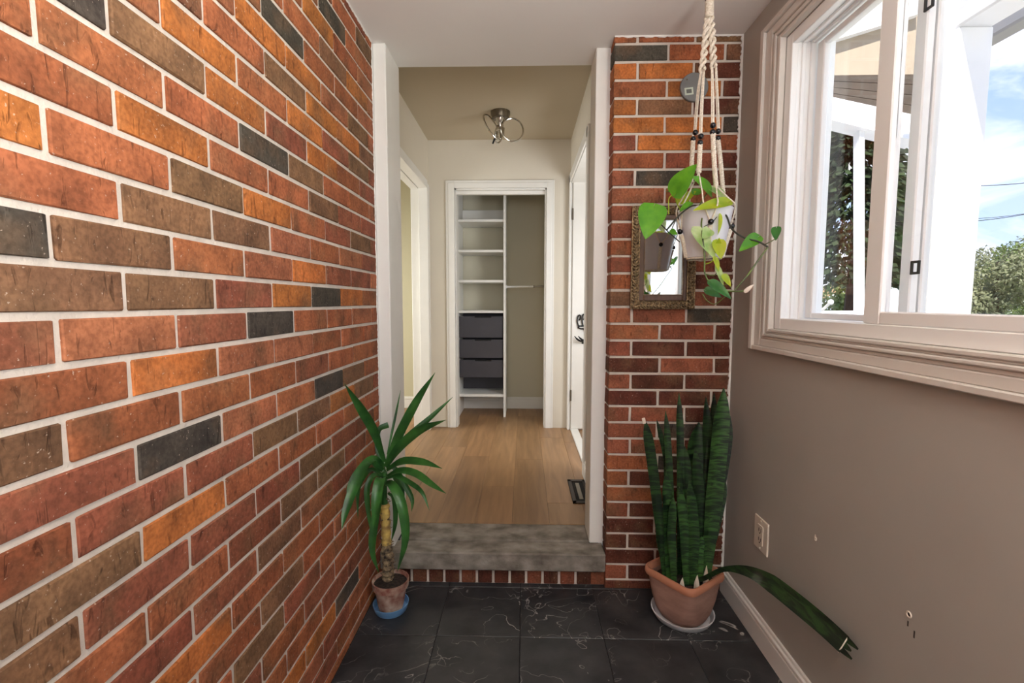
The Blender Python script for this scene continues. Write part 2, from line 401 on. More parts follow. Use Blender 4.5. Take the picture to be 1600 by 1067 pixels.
M_YUC = leaf_mat('yucca_leaf', lin(64, 120, 52), lin(26, 70, 32), .35, 14, .06)
M_TRUNK = mat('yucca_trunk', lin(168, 146, 112), .9, var=.6, scale=55, bump=1.0, bscale=90, col2=lin(40, 32, 27))
M_TRUNK_Y = mat('yucca_trunk_fresh', lin(226, 196, 108), .8, var=.35, scale=40, bump=.8, bscale=90, col2=lin(150, 120, 70))
M_PG = leaf_mat('pothos_green', lin(112, 180, 44), lin(70, 140, 34), .32, 30, .35)
M_PD = leaf_mat('pothos_deep_green', lin(64, 128, 46), lin(30, 84, 34), .32, 30, .25)
M_PY = leaf_mat('pothos_yellow_green', lin(196, 206, 40), lin(150, 186, 40), .35, 30, .4)
M_PV = leaf_mat('pothos_variegated', lin(214, 226, 168), lin(130, 180, 84), .35, 34, .35)
M_VINE = mat('pothos_vine', lin(104, 124, 50), .5, var=.4, scale=30, col2=lin(54, 62, 30))
M_VINED = mat('pothos_dark_vine', lin(44, 46, 34), .5, var=.3, scale=30)
M_GOLD = mat('antique_gilt', lin(176, 150, 112), .34, .75, var=.75, scale=120, bump=.5, bscale=160, col2=lin(58, 40, 24))
M_WOODFR = mat('walnut_frame', lin(104, 74, 54), .4, var=.35, scale=20, stretch=(6, 6, 1))
M_MIRROR = mat('mirror_silver', lin(236, 240, 240), .03, 1.0)
M_PLATE = mat('grey_plate', lin(140, 142, 142), .4, .5, var=.12, scale=14)
M_LABEL = mat('pale_sticker', lin(205, 215, 200), .6)
M_LABELD = mat('sticker_print', lin(112, 116, 112), .6)
M_IVORY = mat('ivory_plastic', lin(226, 214, 198), .35)
M_DARKHOLE = mat('plug_hole', lin(40, 32, 28), .8)
M_SIDING = mat('brown_siding', lin(86, 75, 64), .7, var=.3, scale=10)
M_CREAM = mat('cream_soffit', lin(236, 226, 200), .6, var=.04, scale=5)
M_OUTW = mat('outdoor_white', lin(244, 244, 246), .5)
M_GREYB = mat('grey_gutter', lin(150, 148, 148), .5)
M_GRASS = mat('lawn', lin(110, 128, 66), .9, var=.4, scale=.6)
M_BARK = mat('bark', lin(70, 52, 40), .9, var=.4, scale=14, stretch=(3, 3, .6))
M_TREE1 = leaf_mat('tree_leaves', lin(128, 146, 74), lin(88, 104, 56), .6, .8, .15)
M_TREE2 = leaf_mat('tree_leaves_grey', lin(134, 136, 100), lin(96, 102, 76), .6, .8, .15)
M_CONIF = leaf_mat('conifer_needles', lin(58, 76, 40), lin(28, 40, 26), .7, 3, .1)
M_WIRE = mat('power_cable', lin(40, 42, 46), .6)

# ------------------------------------------------------------------ the setting
LX, RX, PY_ = -0.6095, 0.8365, 1.963        # left brick face, right wall face, pier face
CZ, HZ, HCZ = 2.23, 0.16, 2.50              # porch ceiling, hall floor, hall ceiling
CRS, BL, Z0 = 0.0677, 0.2169, 1.1866
zj = lambda k: Z0 + k*CRS
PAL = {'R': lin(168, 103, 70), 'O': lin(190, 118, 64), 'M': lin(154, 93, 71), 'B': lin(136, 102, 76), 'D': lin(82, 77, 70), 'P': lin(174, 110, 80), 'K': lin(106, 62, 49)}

def brick_mesh(L, h, seed, depth=0.03):
    rnd = random.Random(seed); vs, fs = cbox(depth/2, L/2, h/2, 0.0018)
    mb = MB(); mb.add([Vector((x-depth/2, y, z)) + Vector((rnd.uniform(-.0006, .0008), rnd.uniform(-.0012, .0012), rnd.uniform(-.0009, .0009))) for x, y, z in vs], fs)
    me = mb.mesh('brick'); me.materials.append(M_BRICK); return me
FULL = [brick_mesh(BL-0.010, CRS-0.0105, i) for i in range(8)]
def pick(weights):
    return random.choices([w[0] for w in weights], [w[1] for w in weights])[0]
def jcol(key):
    c = PAL[key]; q = random.uniform(.88, 1.12)
    return (c[0]*q*random.uniform(.96, 1.04), c[1]*q*random.uniform(.95, 1.05), c[2]*q, 1)
def add_brick(parent, me, loc, rz, col):
    o = bpy.data.objects.new('brick', me); COL.objects.link(o); o.parent = parent
    o.location = loc; o.rotation_euler = (0, 0, rz); o.color = col; return o

# left brick wall
wl = struct('wall_left', MB().box(LX-.16, LX-.004, -1.72, 2.03, 0, CZ), M_MORTAR, 'long red and orange brick wall with pale mortar joints')
OV = []
for s, pts in {
  'D': [(30, 360), (410, 232), (520, 37), (512, 465), (429, 506), (514, 600), (285, 690), (446, 48)],
  'B': [(176, 371), (259, 330), (319, 292), (442, 124), (525, 94), (566, 71), (541, 112), (551, 199), (574, 244), (562, 379), (476, 270), (380, 350),
        (431, 675), (270, 454), (94, 454), (499, 705), (52, 690), (574, 598), (150, 900), (75, 1004), (465, 768), (442, 832), (409, 1004), (495, 723), (517, 738), (255, 75), (545, 600)],
  'O': [(255, 202), (409, 45), (500, 176), (506, 251), (499, 37), (551, 463), (277, 581), (532, 619), (281, 813), (311, 1016), (470, 120), (540, 200), (480, 200), (560, 150), (350, 90)],
}.items():
    for q in pts:
        p = atX(q[0], q[1], LX); OV.append((p.y, p.z, s))
rest = MB(); cnt = 0
for k in range(-17, 17):
    zb, zt = max(zj(k-1), 0.0), min(zj(k), CZ)
    if zt-zb < 0.012: continue
    off = 0.619 + (0.1085 if k % 2 else -.002) + random.uniform(-.003, .003)
    for i in range(-12, 8):
        y0, y1 = off+i*BL+.005, off+(i+1)*BL-.005
        y0, y1 = max(y0, -1.7), min(y1, 1.988)
        if y1-y0 < .015: continue
        b0 = zb+.0052 if zb > 0.001 else 0.0; b1 = zt-.0052 if zt < CZ-.001 else CZ
        key = pick((('R', 50), ('M', 26), ('O', 5), ('P', 14), ('B', 5), ('D', 1)))
        yc, zc = (y0+y1)/2, (b0+b1)/2
        for (oy, oz, s) in OV:
            if y0-.005 <= oy <= y1+.005 and b0-.005 <= oz <= b1+.005: key = s
        if y1 > 0.40:
            full = abs((y1-y0)-(BL-.010)) < 1e-4 and abs((b1-b0)-(CRS-.0104)) < 1e-3
            me = random.choice(FULL) if full else brick_mesh(y1-y0, b1-b0, random.random())
            add_brick(wl, me, (LX+random.uniform(-.0012, .0012), yc, zc), 0, jcol(key)); cnt += 1
        else:
            rest.box(LX-.03, LX, y0, y1, b0, b1, .0028)
ro = rest.build('brick_courses', M_BRICK, wl); ro['kind'] = 'stuff'; ro.color = PAL['R']

# brick pier at the end wall, right of the doorway
PXL = 0.345
wp = struct('wall_front', MB().box(PXL+.004, RX, PY_+.005, 2.05, 0, CZ), M_MORTAR, 'narrow red brick pier between doorway and taupe wall, corner shade in its brick colours')
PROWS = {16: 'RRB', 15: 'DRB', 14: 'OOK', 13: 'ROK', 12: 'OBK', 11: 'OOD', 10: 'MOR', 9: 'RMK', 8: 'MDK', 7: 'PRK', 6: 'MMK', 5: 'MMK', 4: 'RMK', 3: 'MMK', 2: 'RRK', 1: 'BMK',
         0: 'PMD', -1: 'RMK', -2: 'MKK', -3: 'KMK', -4: 'MKK', -5: 'KKK', -6: 'MMK', -7: 'MDK', -8: 'MMK', -9: 'RDK', -10: 'RKK', -11: 'RKK', -12: 'MKK', -13: 'KKK', -14: 'KKK', -15: 'KKK', -16: 'MKK', -17: 'KKK'}  # right-hand and lower bricks darker, corner shade put into their colours
for k in range(-17, 17):
    zb, zt = max(zj(k-1), 0.0), min(zj(k), CZ)
    if zt-zb < 0.012: continue
    b0 = zb+.0052 if zb > 0.001 else 0.0; b1 = zt-.0052 if zt < CZ-.001 else CZ
    js = [PXL-.005] + [x for x in ((0.4366, 0.6535) if k % 2 == 0 else (0.5502, 0.767))] + [RX+.004]
    js = [js[0]] + [x+random.uniform(-.004, .004) for x in js[1:-1]] + [js[-1]]
    for i in range(3):
        x0, x1 = js[i]+.005, js[i+1]-.005
        if x1-x0 < .015: continue
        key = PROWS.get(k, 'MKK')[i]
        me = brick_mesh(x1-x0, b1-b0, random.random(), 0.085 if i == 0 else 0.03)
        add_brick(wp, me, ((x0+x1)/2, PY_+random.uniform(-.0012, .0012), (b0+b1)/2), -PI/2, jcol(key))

# floors
fl = struct('floor', MB().box(LX-.16, RX+.14, -1.72, 2.03, -.08, -.0035), M_GROUT, 'black marble tile floor with thin white veins')
TX, TY, TS = -0.012, 1.65, 0.303
tme = MB().box(-TS/2+.0013, TS/2-.0013, -TS/2+.0013, TS/2-.0013, -.008, 0, .0012).mesh('tile'); tme.materials.append(M_TILE)
for i in range(-2, 3):
    for j in range(-11, 2):
        x0, x1 = TX+i*TS, TX+(i+1)*TS; y0, y1 = TY+j*TS, TY+(j+1)*TS
        x0c, x1c, y0c, y1c = max(x0, LX), min(x1, RX), max(y0, -1.7), min(y1, 1.985)
        if x1c-x0c < .01 or y1c-y0c < .01: continue
        if (x0c, x1c, y0c, y1c) == (x0, x1, y0, y1): me = tme; ctr = ((x0+x1)/2, (y0+y1)/2, 0)
        else:
            ctr = ((x0c+x1c)/2, (y0c+y1c)/2, 0); hx, hy = (x1c-x0c)/2-.0013, (y1c-y0c)/2-.0013
            me = MB().box(-hx, hx, -hy, hy, -.008, 0, .0012).mesh('tile'); me.materials.append(M_TILE)
        o = bpy.data.objects.new('tile', me); COL.objects.link(o); o.parent = fl; o.location = ctr

fh = struct('floor_hall', MB().box(-2.5, 1.2, 2.205, 4.72, HZ-.1, HZ-.004), M_GROUT, 'light oak plank floor of the hall behind the step')
PW = 0.179
for i in range(-12, 7):
    x0 = -0.056+i*PW
    ends = {-1: 2.672, 0: 3.15, -2: 3.205, 1: 2.45, 2: 3.55}.get(i, 2.3+random.random()*1.2)
    y = ends-1.22*2
    while y < 4.7:
        y0, y1 = max(y, 2.207), min(y+1.22, 4.70); y += 1.22
        if y1-y0 < .02: continue
        cx, cy = x0+PW/2, (y0+y1)/2
        me = MB().box(-PW/2+.0004, PW/2-.0004, -(y1-y0)/2+.0004, (y1-y0)/2-.0004, -.006, 0, .0008).mesh('plank'); me.materials.append(M_PLANK)
        o = bpy.data.objects.new('plank', me); COL.objects.link(o); o.parent = fh; o.location = (cx, cy, HZ)
        q = random.uniform(.88, 1.10); cc = lin(162, 126, 88); o.color = (cc[0]*q, cc[1]*q*random.uniform(.97, 1.02), cc[2]*q, 1)

# ceilings
struct('ceiling', MB().box(LX-.3, RX+.2, -1.72, 2.19, CZ, HCZ+.12), M_CEIL, 'white painted porch ceiling')
struct('ceiling_hall', MB().box(-2.6, 1.25, 2.19, 4.8, HCZ, HCZ+.12), mat('hall_ceiling_shade', lin(196, 184, 160), .85, var=.03, scale=3), 'shaded hall ceiling behind the doorway')  # darker beige than the porch ceiling, the hall's shade put into the colour

# right wall with two window openings
WA = (0.47, 1.638, 1.118, 2.05)      # window_1 rough opening y0,y1,z0,z1
WB = (-1.0, 0.16, 1.118, 2.05)  # added opening beside the camera, out of view, holds the fill lamp
wr = MB()
XO = RX+.13
wr.box(RX, XO, -1.72, 2.2, 0, WA[2]); wr.box(RX, XO, -1.72, 2.2, WA[3], HCZ)
wr.box(RX, XO, WA[1], 2.2, WA[2], WA[3]); wr.box(RX, XO, WB[1], WA[0], WA[2], WA[3]); wr.box(RX, XO, -1.72, WB[0], WA[2], WA[3])
struct('wall_right', wr, M_TAUPE, 'taupe painted wall with white framed window')
# wall behind the camera with a wide glazed opening added to let light in
wb = MB(); wb.box(LX-.16, -0.56, -1.86, -1.72, 0, HCZ); wb.box(0.66, RX+.13, -1.86, -1.72, 0, HCZ); wb.box(-.56, .66, -1.86, -1.72, 2.12, HCZ)
struct('wall_back', wb, M_TAUPE, 'taupe wall behind the camera with an added glazed entrance')

# filler walls round the doorway
wf = MB(); wf.box(-1.0, -.62, 2.031, 2.2, 0, HCZ); wf.box(.352, RX+.13, 2.051, 2.2, 0, HCZ)
struct('wall_doorway', wf, M_HALL, 'wall either side of the doorway')
# doorway posts (white jambs)
struct('trim_1', MB().box(LX+.001, -.556, 1.99, 2.198, HZ-.006, CZ, .003), M_TRIM, 'white painted door post beside the long brick wall', cat=None)
struct('trim_2', MB().box(.287, .3515, 2.045, 2.198, HZ-.006, CZ, .003), M_TRIM, 'white painted door post beside the brick pier')
# hall shell
LHX, RHX, BY = -0.78, 0.368, 3.97
hl = MB(); hl.box(LHX-.12, LHX, 2.2, 2.9, HZ-.1, HCZ); hl.box(LHX-.12, LHX, 3.93, 4.75, HZ-.1, HCZ); hl.box(LHX-.12, LHX, 2.9, 3.93, 2.145, HCZ)
struct('wall_hall_left', hl, M_HALL, 'cream hall wall with an open side doorway')
hr = MB(); hr.box(RHX, RHX+.11, 2.2, 2.88, HZ-.1, HCZ); hr.box(RHX, RHX+.11, 3.93, 4.75, HZ-.1, HCZ); hr.box(RHX, RHX+.11, 2.88, 3.93, 2.16, HCZ)
struct('wall_hall_right', hr, M_HALL, 'cream hall wall with a white door opening')
CO = (-0.568, 0.176, HZ, 2.12)       # closet opening x0,x1,z0,z1
bk = MB(); bk.box(LHX, CO[0], BY, BY+.11, HZ-.1, HCZ); bk.box(CO[1], RHX, BY, BY+.11, HZ-.1, HCZ); bk.box(CO[0], CO[1], BY, BY+.11, CO[3], HCZ)
struct('wall_hall_back', bk, M_HALL, 'cream end wall of the hall around the closet opening')
cl = MB(); cl.box(-.92, .4, 4.70, 4.78, HZ-.1, HCZ); cl.box(-.70, -.61, BY+.11, 4.70, HZ-.1, HCZ); cl.box(.24, .33, BY+.11, 4.70, HZ-.1, HCZ)
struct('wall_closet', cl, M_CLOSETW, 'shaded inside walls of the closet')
sr = MB(); sr.box(-2.5, -.9, 4.69, 4.78, HZ-.1, HCZ); sr.box(-2.5, -2.4, 2.2, 4.7, HZ-.1, HCZ); sr.box(-2.5, -.9, 2.1, 2.2, HZ-.1, HCZ)
struct('wall_side_room', sr, M_ROOM, 'pale yellow-green wall of the room left of the hall')
rr_ = MB(); rr_.box(.478, 1.2, 4.30, 4.4, HZ-.1, HCZ); rr_.box(1.12, 1.2, 2.2, 4.4, HZ-.1, HCZ)
struct('wall_right_room', rr_, M_HALL, 'white wall of the small room right of the hall')

# hall trims: closet casing, jambs, headers, tracks
def casing(name, axis, at0, at1, outer, inner, label, step=.008):
    mb = MB()
    w = (inner[0]-outer[0])
    mb.frame(axis, at0, at1, outer, inner, .002)
    a = 1 if at1 > at0 else -1
    return mb
tcx = MB()
o0, o1, oz = CO[0]-.072, CO[1]+.062, CO[3]+.062
for (d, w) in ((.013, 0), (.019, .020), (.015, .045)):
    tcx.box(o0+w, CO[0], BY-d, BY, HZ, oz-w, .002); tcx.box(CO[1], o1-w, BY-d, BY, HZ, oz-w, .002); tcx.box(CO[0], CO[1], BY-d, BY, CO[3], oz-w, .002)
tcx.box(CO[0], CO[0]+.012, BY, BY+.11, HZ, CO[3]); tcx.box(CO[1]-.012, CO[1], BY, BY+.11, HZ, CO[3]); tcx.box(CO[0], CO[1], BY, BY+.11, CO[3]-.012, CO[3])
struct('trim_3', tcx, M_TRIM, 'white moulded casing around the closet opening')
struct('trim_4', MB().box(CO[0]+.012, CO[1]-.012, BY+.03, BY+.07, CO[3]-.040, CO[3]-.013, .002), M_TRIM, 'white sliding track across the closet top')
jl = MB(); jl.box(LHX-.06, LHX+.014, 3.86, 3.935, HZ, 2.14, .003); jl.box(LHX-.13, LHX-.066, 3.90, 3.935, HZ, 2.14, .003)
jl.box(LHX-.06, LHX+.014, 2.9, 3.86, 2.10, 2.16, .003); jl.box(LHX-.13, LHX-.066, 2.9, 3.9, 2.10, 2.15, .003)
struct('trim_5', jl, M_TRIM, 'white frame of the doorway on the left side of the hall')
struct('trim_6', MB().box(LHX-.070, LHX-.056, 2.95, 3.86, 2.118, 2.152), M_SHADOW, 'dark slot of the sliding door track over the left doorway')
jr = MB(); jr.box(RHX-.014, RHX+.0, 3.90, 3.965, HZ, 2.21, .003); jr.box(RHX, RHX+.11, 3.915, 3.932, HZ, 2.16, .002)
jr.box(RHX-.014, RHX, 2.84, 3.965, 2.15, 2.215, .003); jr.box(RHX, RHX+.11, 2.88, 3.915, 2.145, 2.162, .002)
jr.box(RHX-.014, RHX, 2.82, 2.885, HZ, 2.21, .003); jr.box(RHX, RHX+.11, 2.878, 2.895, HZ, 2.16, .002)
struct('trim_7', jr, M_TRIM, 'white frame of the doorway on the right side of the hall')
struct('trim_8', MB().box(RHX+.012, RHX+.075, 2.9, 3.91, HZ-.002, HZ+.012, .004), M_TRIM, 'white threshold strip of the right hall doorway')
# baseboards
def base_prof(mb, x0, x1, y0, y1, z0, hgt, axis, sgn):
    """stepped board: axis is the direction of its thickness"""
    for (t, za, zb_) in ((.013, 0, hgt*.70), (.010, hgt*.70, hgt*.80), (.015, hgt*.80, hgt*.88), (.008, hgt*.88, hgt)):
        if axis == 'x':
            a = (x0-t, x0) if sgn < 0 else (x0, x0+t); mb.box(a[0], a[1], y0, y1, z0+za, z0+zb_, .0015)
        else:
            a = (y0-t, y0) if sgn < 0 else (y0, y0+t); mb.box(x0, x1, a[0], a[1], z0+za, z0+zb_, .0015)
    return mb
struct('baseboard_right', base_prof(MB(), RX, 0, -1.70, 1.957, 0, .108, 'x', -1), M_TRIM, 'white moulded baseboard under the taupe wall')
struct('baseboard_closet', base_prof(MB(), -.60, .24, 4.70, 0, HZ, .115, 'y', -1), M_TRIM, 'white baseboard at the back of the closet')
struct('baseboard_side_room', base_prof(MB(), -2.4, -.9, 4.69, 0, HZ, .115, 'y', -1), M_TRIM, 'white baseboard in the room left of the hall')
struct('baseboard_hall', base_prof(MB(), RHX, 0, 2.2, 2.82, HZ, .10, 'x', -1), M_TRIM, 'white baseboard of the right hall wall')

# ragged white paint and caulk lines where the brick meets painted surfaces
def ragged(name, pts, nrm, width, label, seed):
    rnd = random.Random(seed); a, b = Vector(pts[0]), Vector(pts[1]); n = int((b-a).length/.008); w = Vector(nrm[0]); t = Vector(nrm[1]); mb = MB(); vs = []; fs = []
    for i in range(n+1):
        p = a.lerp(b, i/n); q = width*rnd.uniform(.55, 1.25)
        vs += [p, p+w*q, p+w*q*.9+t, p+t]
    for i in range(n):
        for k in range(4):
            l = (k+1) % 4; fs.append((i*4+k, i*4+l, i*4+4+l, i*4+4+k))
    mb.add(vs, fs); return struct(name, mb, M_TRIM, label)
ragged('trim_9', ((RX, PY_-.001, .10), (RX, PY_-.001, CZ)), ((-1, 0, 0), (0, -.004, 0)), .009, 'ragged white paint line between brick pier and taupe wall', 1)
ragged('trim_10', ((LX, 1.9885, HZ), (LX, 1.9885, CZ)), ((0, -1, 0), (.003, 0, 0)), .010, 'ragged white caulk line between brick wall and door post', 2)
ragged('trim_11', ((LX, -1.6, CZ), (LX, 2.02, CZ)), ((0, 0, -1), (.003, 0, 0)), .007, 'ragged white caulk line along the top of the brick wall', 3)
ragged('trim_12', ((PXL, PY_-.001, CZ), (RX, PY_-.001, CZ)), ((0, 0, -1), (0, -.003, 0)), .007, 'ragged white caulk line along the top of the brick pier', 4)

# concrete doorstep on a row of rowlock bricks
st = thing('doorstep', (-.12, 2.0, 0), 'worn grey concrete doorstep on a row of dark bricks', 'step')
sb = MB(); sb.box(LX+.002, PXL-.002, 1.945, 2.05, .076, .154, .005); sb.box(LX+.06, .287, 2.05, 2.205, .076, .160, .003)
sb.build('slab', M_CONC, st)
MB().box(LX+.002, PXL-.002, 1.985, 2.05, 0, .076).build('mortar_bed', M_MORTAR, st)
x = -.482
bm_ = MB().box(-.030, .030, -.0, .05, 0, .070, .003).mesh('brick'); bm_.materials.append(M_BRICK)
for i in range(-2, 13):
    xb = -.482+i*.0705+.035
    if xb-.03 < LX or xb+.03 > PXL+.03: continue
    if xb+.03 > PXL: xb -= .012
    o = bpy.data.objects.new('brick', bm_); COL.objects.link(o); o.parent = st; o.location = Vector((xb, 1.978, .003))-Vector((-.12, 2.0, 0)); o.color = tuple(c*.8 for c in jcol(random.choice('KKM'))[:3])+(1,)

# ------------------------------------------------------------------ window_1 in the right wall
def window(name, WO, label, lit):
    y0, y1, z0, z1 = WO
    root = thing(name, (RX, (y0+y1)/2, z0), label, None)
    root['kind'] = 'structure'
    # moulded casing: nested steps
    cs = MB()
    OW = .128; OH = .078
    for (d, w) in ((.012, 0.0), (.020, .0)):
        pass
    outer = (y0-OW, y1+OW, z0-OH, z1+OH+.008)
    def ring(d, wo, wi):
        o = (outer[0]+OW*wo, outer[1]-OW*wo, outer[2]+OH*wo, outer[3]-(OH+.008)*wo)
        i = (outer[0]+OW*wi, outer[1]-OW*wi, outer[2]+OH*wi, outer[3]-(OH+.008)*wi)
        cs.frame('x', RX-d, RX, o, i, .0025)
    ring(.026, 0, .20); ring(.017, .20, .52); ring(.013, .52, .66); ring(.021, .66, .78); ring(.016, .78, .86); ring(.020, .86, 1.0)
    cs.build('casing', M_CASE, root)
    fr = MB(); e = .036
    fi = (y0+e, y1-e, z0+e, z1-e)
    fr.frame('x', RX+.0, RX+.020, (y0, y1, z0, z1), fi, .002)
    fr.frame('x', RX+.020, RX+.032, (y0, y1, z0, z1), (fi[0]-.006, fi[1]+.006, fi[2]-.006, fi[3]+.006))
    fr.frame('x', RX+.032, RX+.045, (y0, y1, z0, z1), fi, .002)
    fr.frame('x', RX+.045, RX+.060, (y0, y1, z0, z1), (fi[0]-.008, fi[1]+.008, fi[2]-.008, fi[3]+.008))
    fr.frame('x', RX+.060, RX+.075, (y0, y1, z0, z1), fi, .002)
    fr.frame('x', RX+.075, XO+.01, (y0, y1, z0, z1), (fi[0]-.012, fi[1]+.012, fi[2]-.012, fi[3]+.012))
    fr.build('frame', M_VINYL, root)
    ym = y1-.416
    def sash(xa, xb, ya, yb, sw, nm):
        s = MB(); s.frame('x', xa, xb, (ya, yb, fi[2], fi[3]), (ya+sw, yb-sw, fi[2]+sw*.55, fi[3]-sw*.55), .003)
        so = s.build(nm, M_VINYL, root)
        g = MB().box((xa+xb)/2-.0015, (xa+xb)/2+.0015, ya+sw, yb-sw, fi[2]+sw*.55, fi[3]-sw*.55)
        g.build('pane', M_GLASS, so); return so
    sash(RX+.004, RX+.030, fi[0], ym, .055, 'sash')          # inner, near half
    sash(RX+.078, RX+.098, ym-.045, fi[1], .034, 'sash')     # outer, far half
    sash(RX+.104, RX+.122, fi[0], ym+.0, .044, 'sash')       # outer, near half
    return root
w1 = window('window_1', WA, 'white sliding window with moulded casing in the taupe wall', False)
w2 = window('window_added', WB, 'unseen white sliding window added beside the camera for the fill lamp', True)  # added window, out of view, made for the fill lamp
# crank handle outside the far pane, small black latch squares
for px_, py_ in ((1430, 418), (1452, 3)):
    q = atX(px_, py_, RX+.076); yc, zc = q.y, q.z
    MB().frame('x', RX+.0735, RX+.0785, (yc-.013, yc+.013, zc-.016, zc+.016), (yc-.007, yc+.007, zc-.010, zc+.010), .001).build('latch_clip', M_BLACK, w1, label='small black square latch clip')
# unseen glazed entrance added behind the camera to let light in
gd = thing('door_added', (.05, -1.74, 0), 'unseen glazed entrance door added behind the camera to let light in', None); gd['kind'] = 'structure'
g = MB(); g.frame('y', -1.80, -1.74, (-.56, .66, 0, 2.12), (-.50, .60, .06, 2.06), .003); g.box(.03, .07, -1.79, -1.75, .06, 2.06, .003)
g.build('door_frame', M_VINYL, gd)
MB().box(-.50, .60, -1.771, -1.768, 1.15, 2.06).build('pane', M_GLASS, gd)
MB().box(-.50, .60, -1.79, -1.75, .06, 1.15, .003).build('lower_panel', M_VINYL, gd)  # solid lower half of the added door, holds back low light

# ------------------------------------------------------------------ closet organiser
def P0(o): return o
org = thing('closet_organiser', (-.39, 4.5, HZ), 'white closet shelving tower with charcoal drawers', 'shelving')
DX0, DX1, SF = -.188, -.168, 4.335
MB().box(DX0, DX1, 4.325, 4.68, HZ+.001, 2.30, .001).build('divider_panel', M_MELA, org)
MB().box(-.608, -.592, SF, 4.68, HZ+.001, 2.30, .001).build('side_panel', M_MELA, org)
for z in (1.928, 1.661, 1.394, 1.122, .361):
    MB().box(-.592, DX0, SF, 4.68, z-.016 if z < 1 else z-.013, z+.009 if z > 1 else z+.009, .0012).build('shelf', M_MELA, org)
MB().box(-.592, DX0, 4.655, 4.68, 1.985, 2.075, .001).build('wall_cleat', M_MELA, org)
for (za, zb_) in ((.886, 1.078), (.701, .868), (.522, .682)):
    d = MB(); d.box(-.588, DX0-.004, SF+.012, SF+.028, za, zb_-.012, .001)
    d.box(-.588, -.45, SF+.012, SF+.028, zb_-.012, zb_, .001); d.box(-.30, DX0-.004, SF+.012, SF+.028, zb_-.012, zb_, .001)
    d.box(-.585, DX0-.008, SF+.028, 4.62, za+.004, za+.012); d.box(-.585, -.575, SF+.028, 4.62, za, zb_-.03); d.box(DX0-.018, DX0-.008, SF+.028, 4.62, za, zb_-.03)
    dro = d.build('drawer', M_DRAWER, org)
    MB().box(-.45, -.30, SF+.029, SF+.033, zb_-.016, zb_, .001).build('finger_notch', M_SHADOW, dro)
MB().box(-.590, DX0-.002, 4.63, 4.645, .37, 1.10).build('back_panel', M_DRAWER, org)
rod = thing('closet_rod', (.03, 4.42, 1.345), 'thin chrome hanging rod beside the shelving tower', 'rail')
MB().tube([(DX1, 4.42, 1.345), (.085, 4.42, 1.348)], .0085, 12).build('rod_sleeve', M_VINYL, rod)
MB().tube([(.085, 4.42, 1.348), (.24, 4.42, 1.350)], .0068, 12).build('rod', M_SATIN, rod)
MB().tube([(.080, 4.42, 1.348), (.092, 4.42, 1.348)], .0105, 12).build('collar', M_SATIN, rod)
MB().tube([(DX1, 4.42, 1.345), (DX1+.008, 4.42, 1.345)], .018, 14).build('bracket', M_VINYL, rod)

# open door in the small right room, with a black hook rack
dr = thing('door_2', (.40, 3.93, HZ), 'white open door seen through the right hall doorway', None); dr['kind'] = 'structure'
dm = MB(); dm.box(.383, 1.10, 3.895, 3.932, HZ+.012, 2.15, .003); dm.build('door_leaf', M_TRIM, dr)
pn = MB()
for za, zb_ in ((.32, 1.0), (1.12, 2.0)):
    pn.frame('y', 3.890, 3.895, (.50, .98, za, zb_), (.525, .955, za+.025, zb_-.025), .002)
pn.build('door_panel_moulding', M_TRIM, dr)
for zz in (.45, 1.9):
    MB().tube([(.380, 3.890, zz-.045), (.380, 3.890, zz+.045)], .006, 8).build('hinge', M_SATIN, dr)
hk = thing('coat_hook_rack', (.505, 3.885, .88), 'curly black iron coat hook on the white door', 'hook')
hy = 3.885
def px3(px, py, Y=3.882): return at(px, py, Y)
cx0 = .507
def mir(pts): return [Vector((2*cx0-p.x, p.y, p.z)) for p in pts]
curls = [[px3(905, 511), px3(902.5, 505), px3(902.3, 498), px3(904, 493), px3(906.3, 492.5), px3(907, 496), px3(905.5, 500), px3(904.5, 499)],
         [px3(911, 510), px3(910, 504), px3(909.3, 498), px3(910.5, 492.5), px3(913, 491), px3(913.8, 494), px3(912.5, 498.5), px3(911, 499)],
         [px3(914, 513), px3(908, 513.5), px3(903.8, 512), px3(905, 509.5), px3(910, 509.5), px3(915, 509)],
         [px3(911, 513), px3(914.5, 518), px3(916, 526), px3(915.5, 533)]]
hooks = [[px3(915.5, 532), px3(908, 533, 3.86), px3(902, 530, 3.84), px3(897.5, 525, 3.835)],
         [px3(915.5, 532), px3(911, 531.5, 3.86), px3(907, 529, 3.84), px3(903.5, 525, 3.835)]]
for c in curls:
    for pp in (c, mir(c)): MB().tube(catmull(pp, 18), .0058, 7).build('scroll', M_BLACK, hk, True)
for c in hooks:
    for pp in (c, mir(c)): MB().tube(catmull(pp, 12), [.0078]*9+[.0066, .005, .004, .0022], 7).build('hook', M_BLACK, hk, True)
MB().tube([(cx0, hy, .88), (cx0, hy, 1.12)], .005, 8).build('spine', M_BLACK, hk)
MB().box(cx0-.045, cx0+.045, hy-.003, hy+.009, .872, .892, .002).build('back_bar', M_BLACK, hk)

# floor register
rg = thing('floor_register', (.31, 2.60, HZ), 'dark brown metal vent grille set in the plank floor', 'vent')
MB().frame('y', 0, 1, (0, 0, 0, 0), (0, 0, 0, 0))
fm = MB(); X0, X1, Y0, Y1 = .256, .362, 2.44, 2.775
for (a, b, c, d) in ((X0, X0+.022, Y0, Y1), (X1-.022, X1, Y0, Y1), (X0, X1, Y0, Y0+.03), (X0, X1, Y1-.03, Y1)): fm.box(a, b, c, d, HZ, HZ+.006, .002)
fm.build('frame', mat('bronze_register', lin(52, 42, 36), .45, .5), rg)
MB().box(X0+.02, X1-.02, Y0+.03, Y1-.03, HZ, HZ+.001).build('duct_plate', M_SHADOW, rg)
MB().box(X0+.040, X1-.044, Y0+.055, Y1-.05, HZ+.001, HZ+.004, .001).build('damper', M_SATIN, rg)

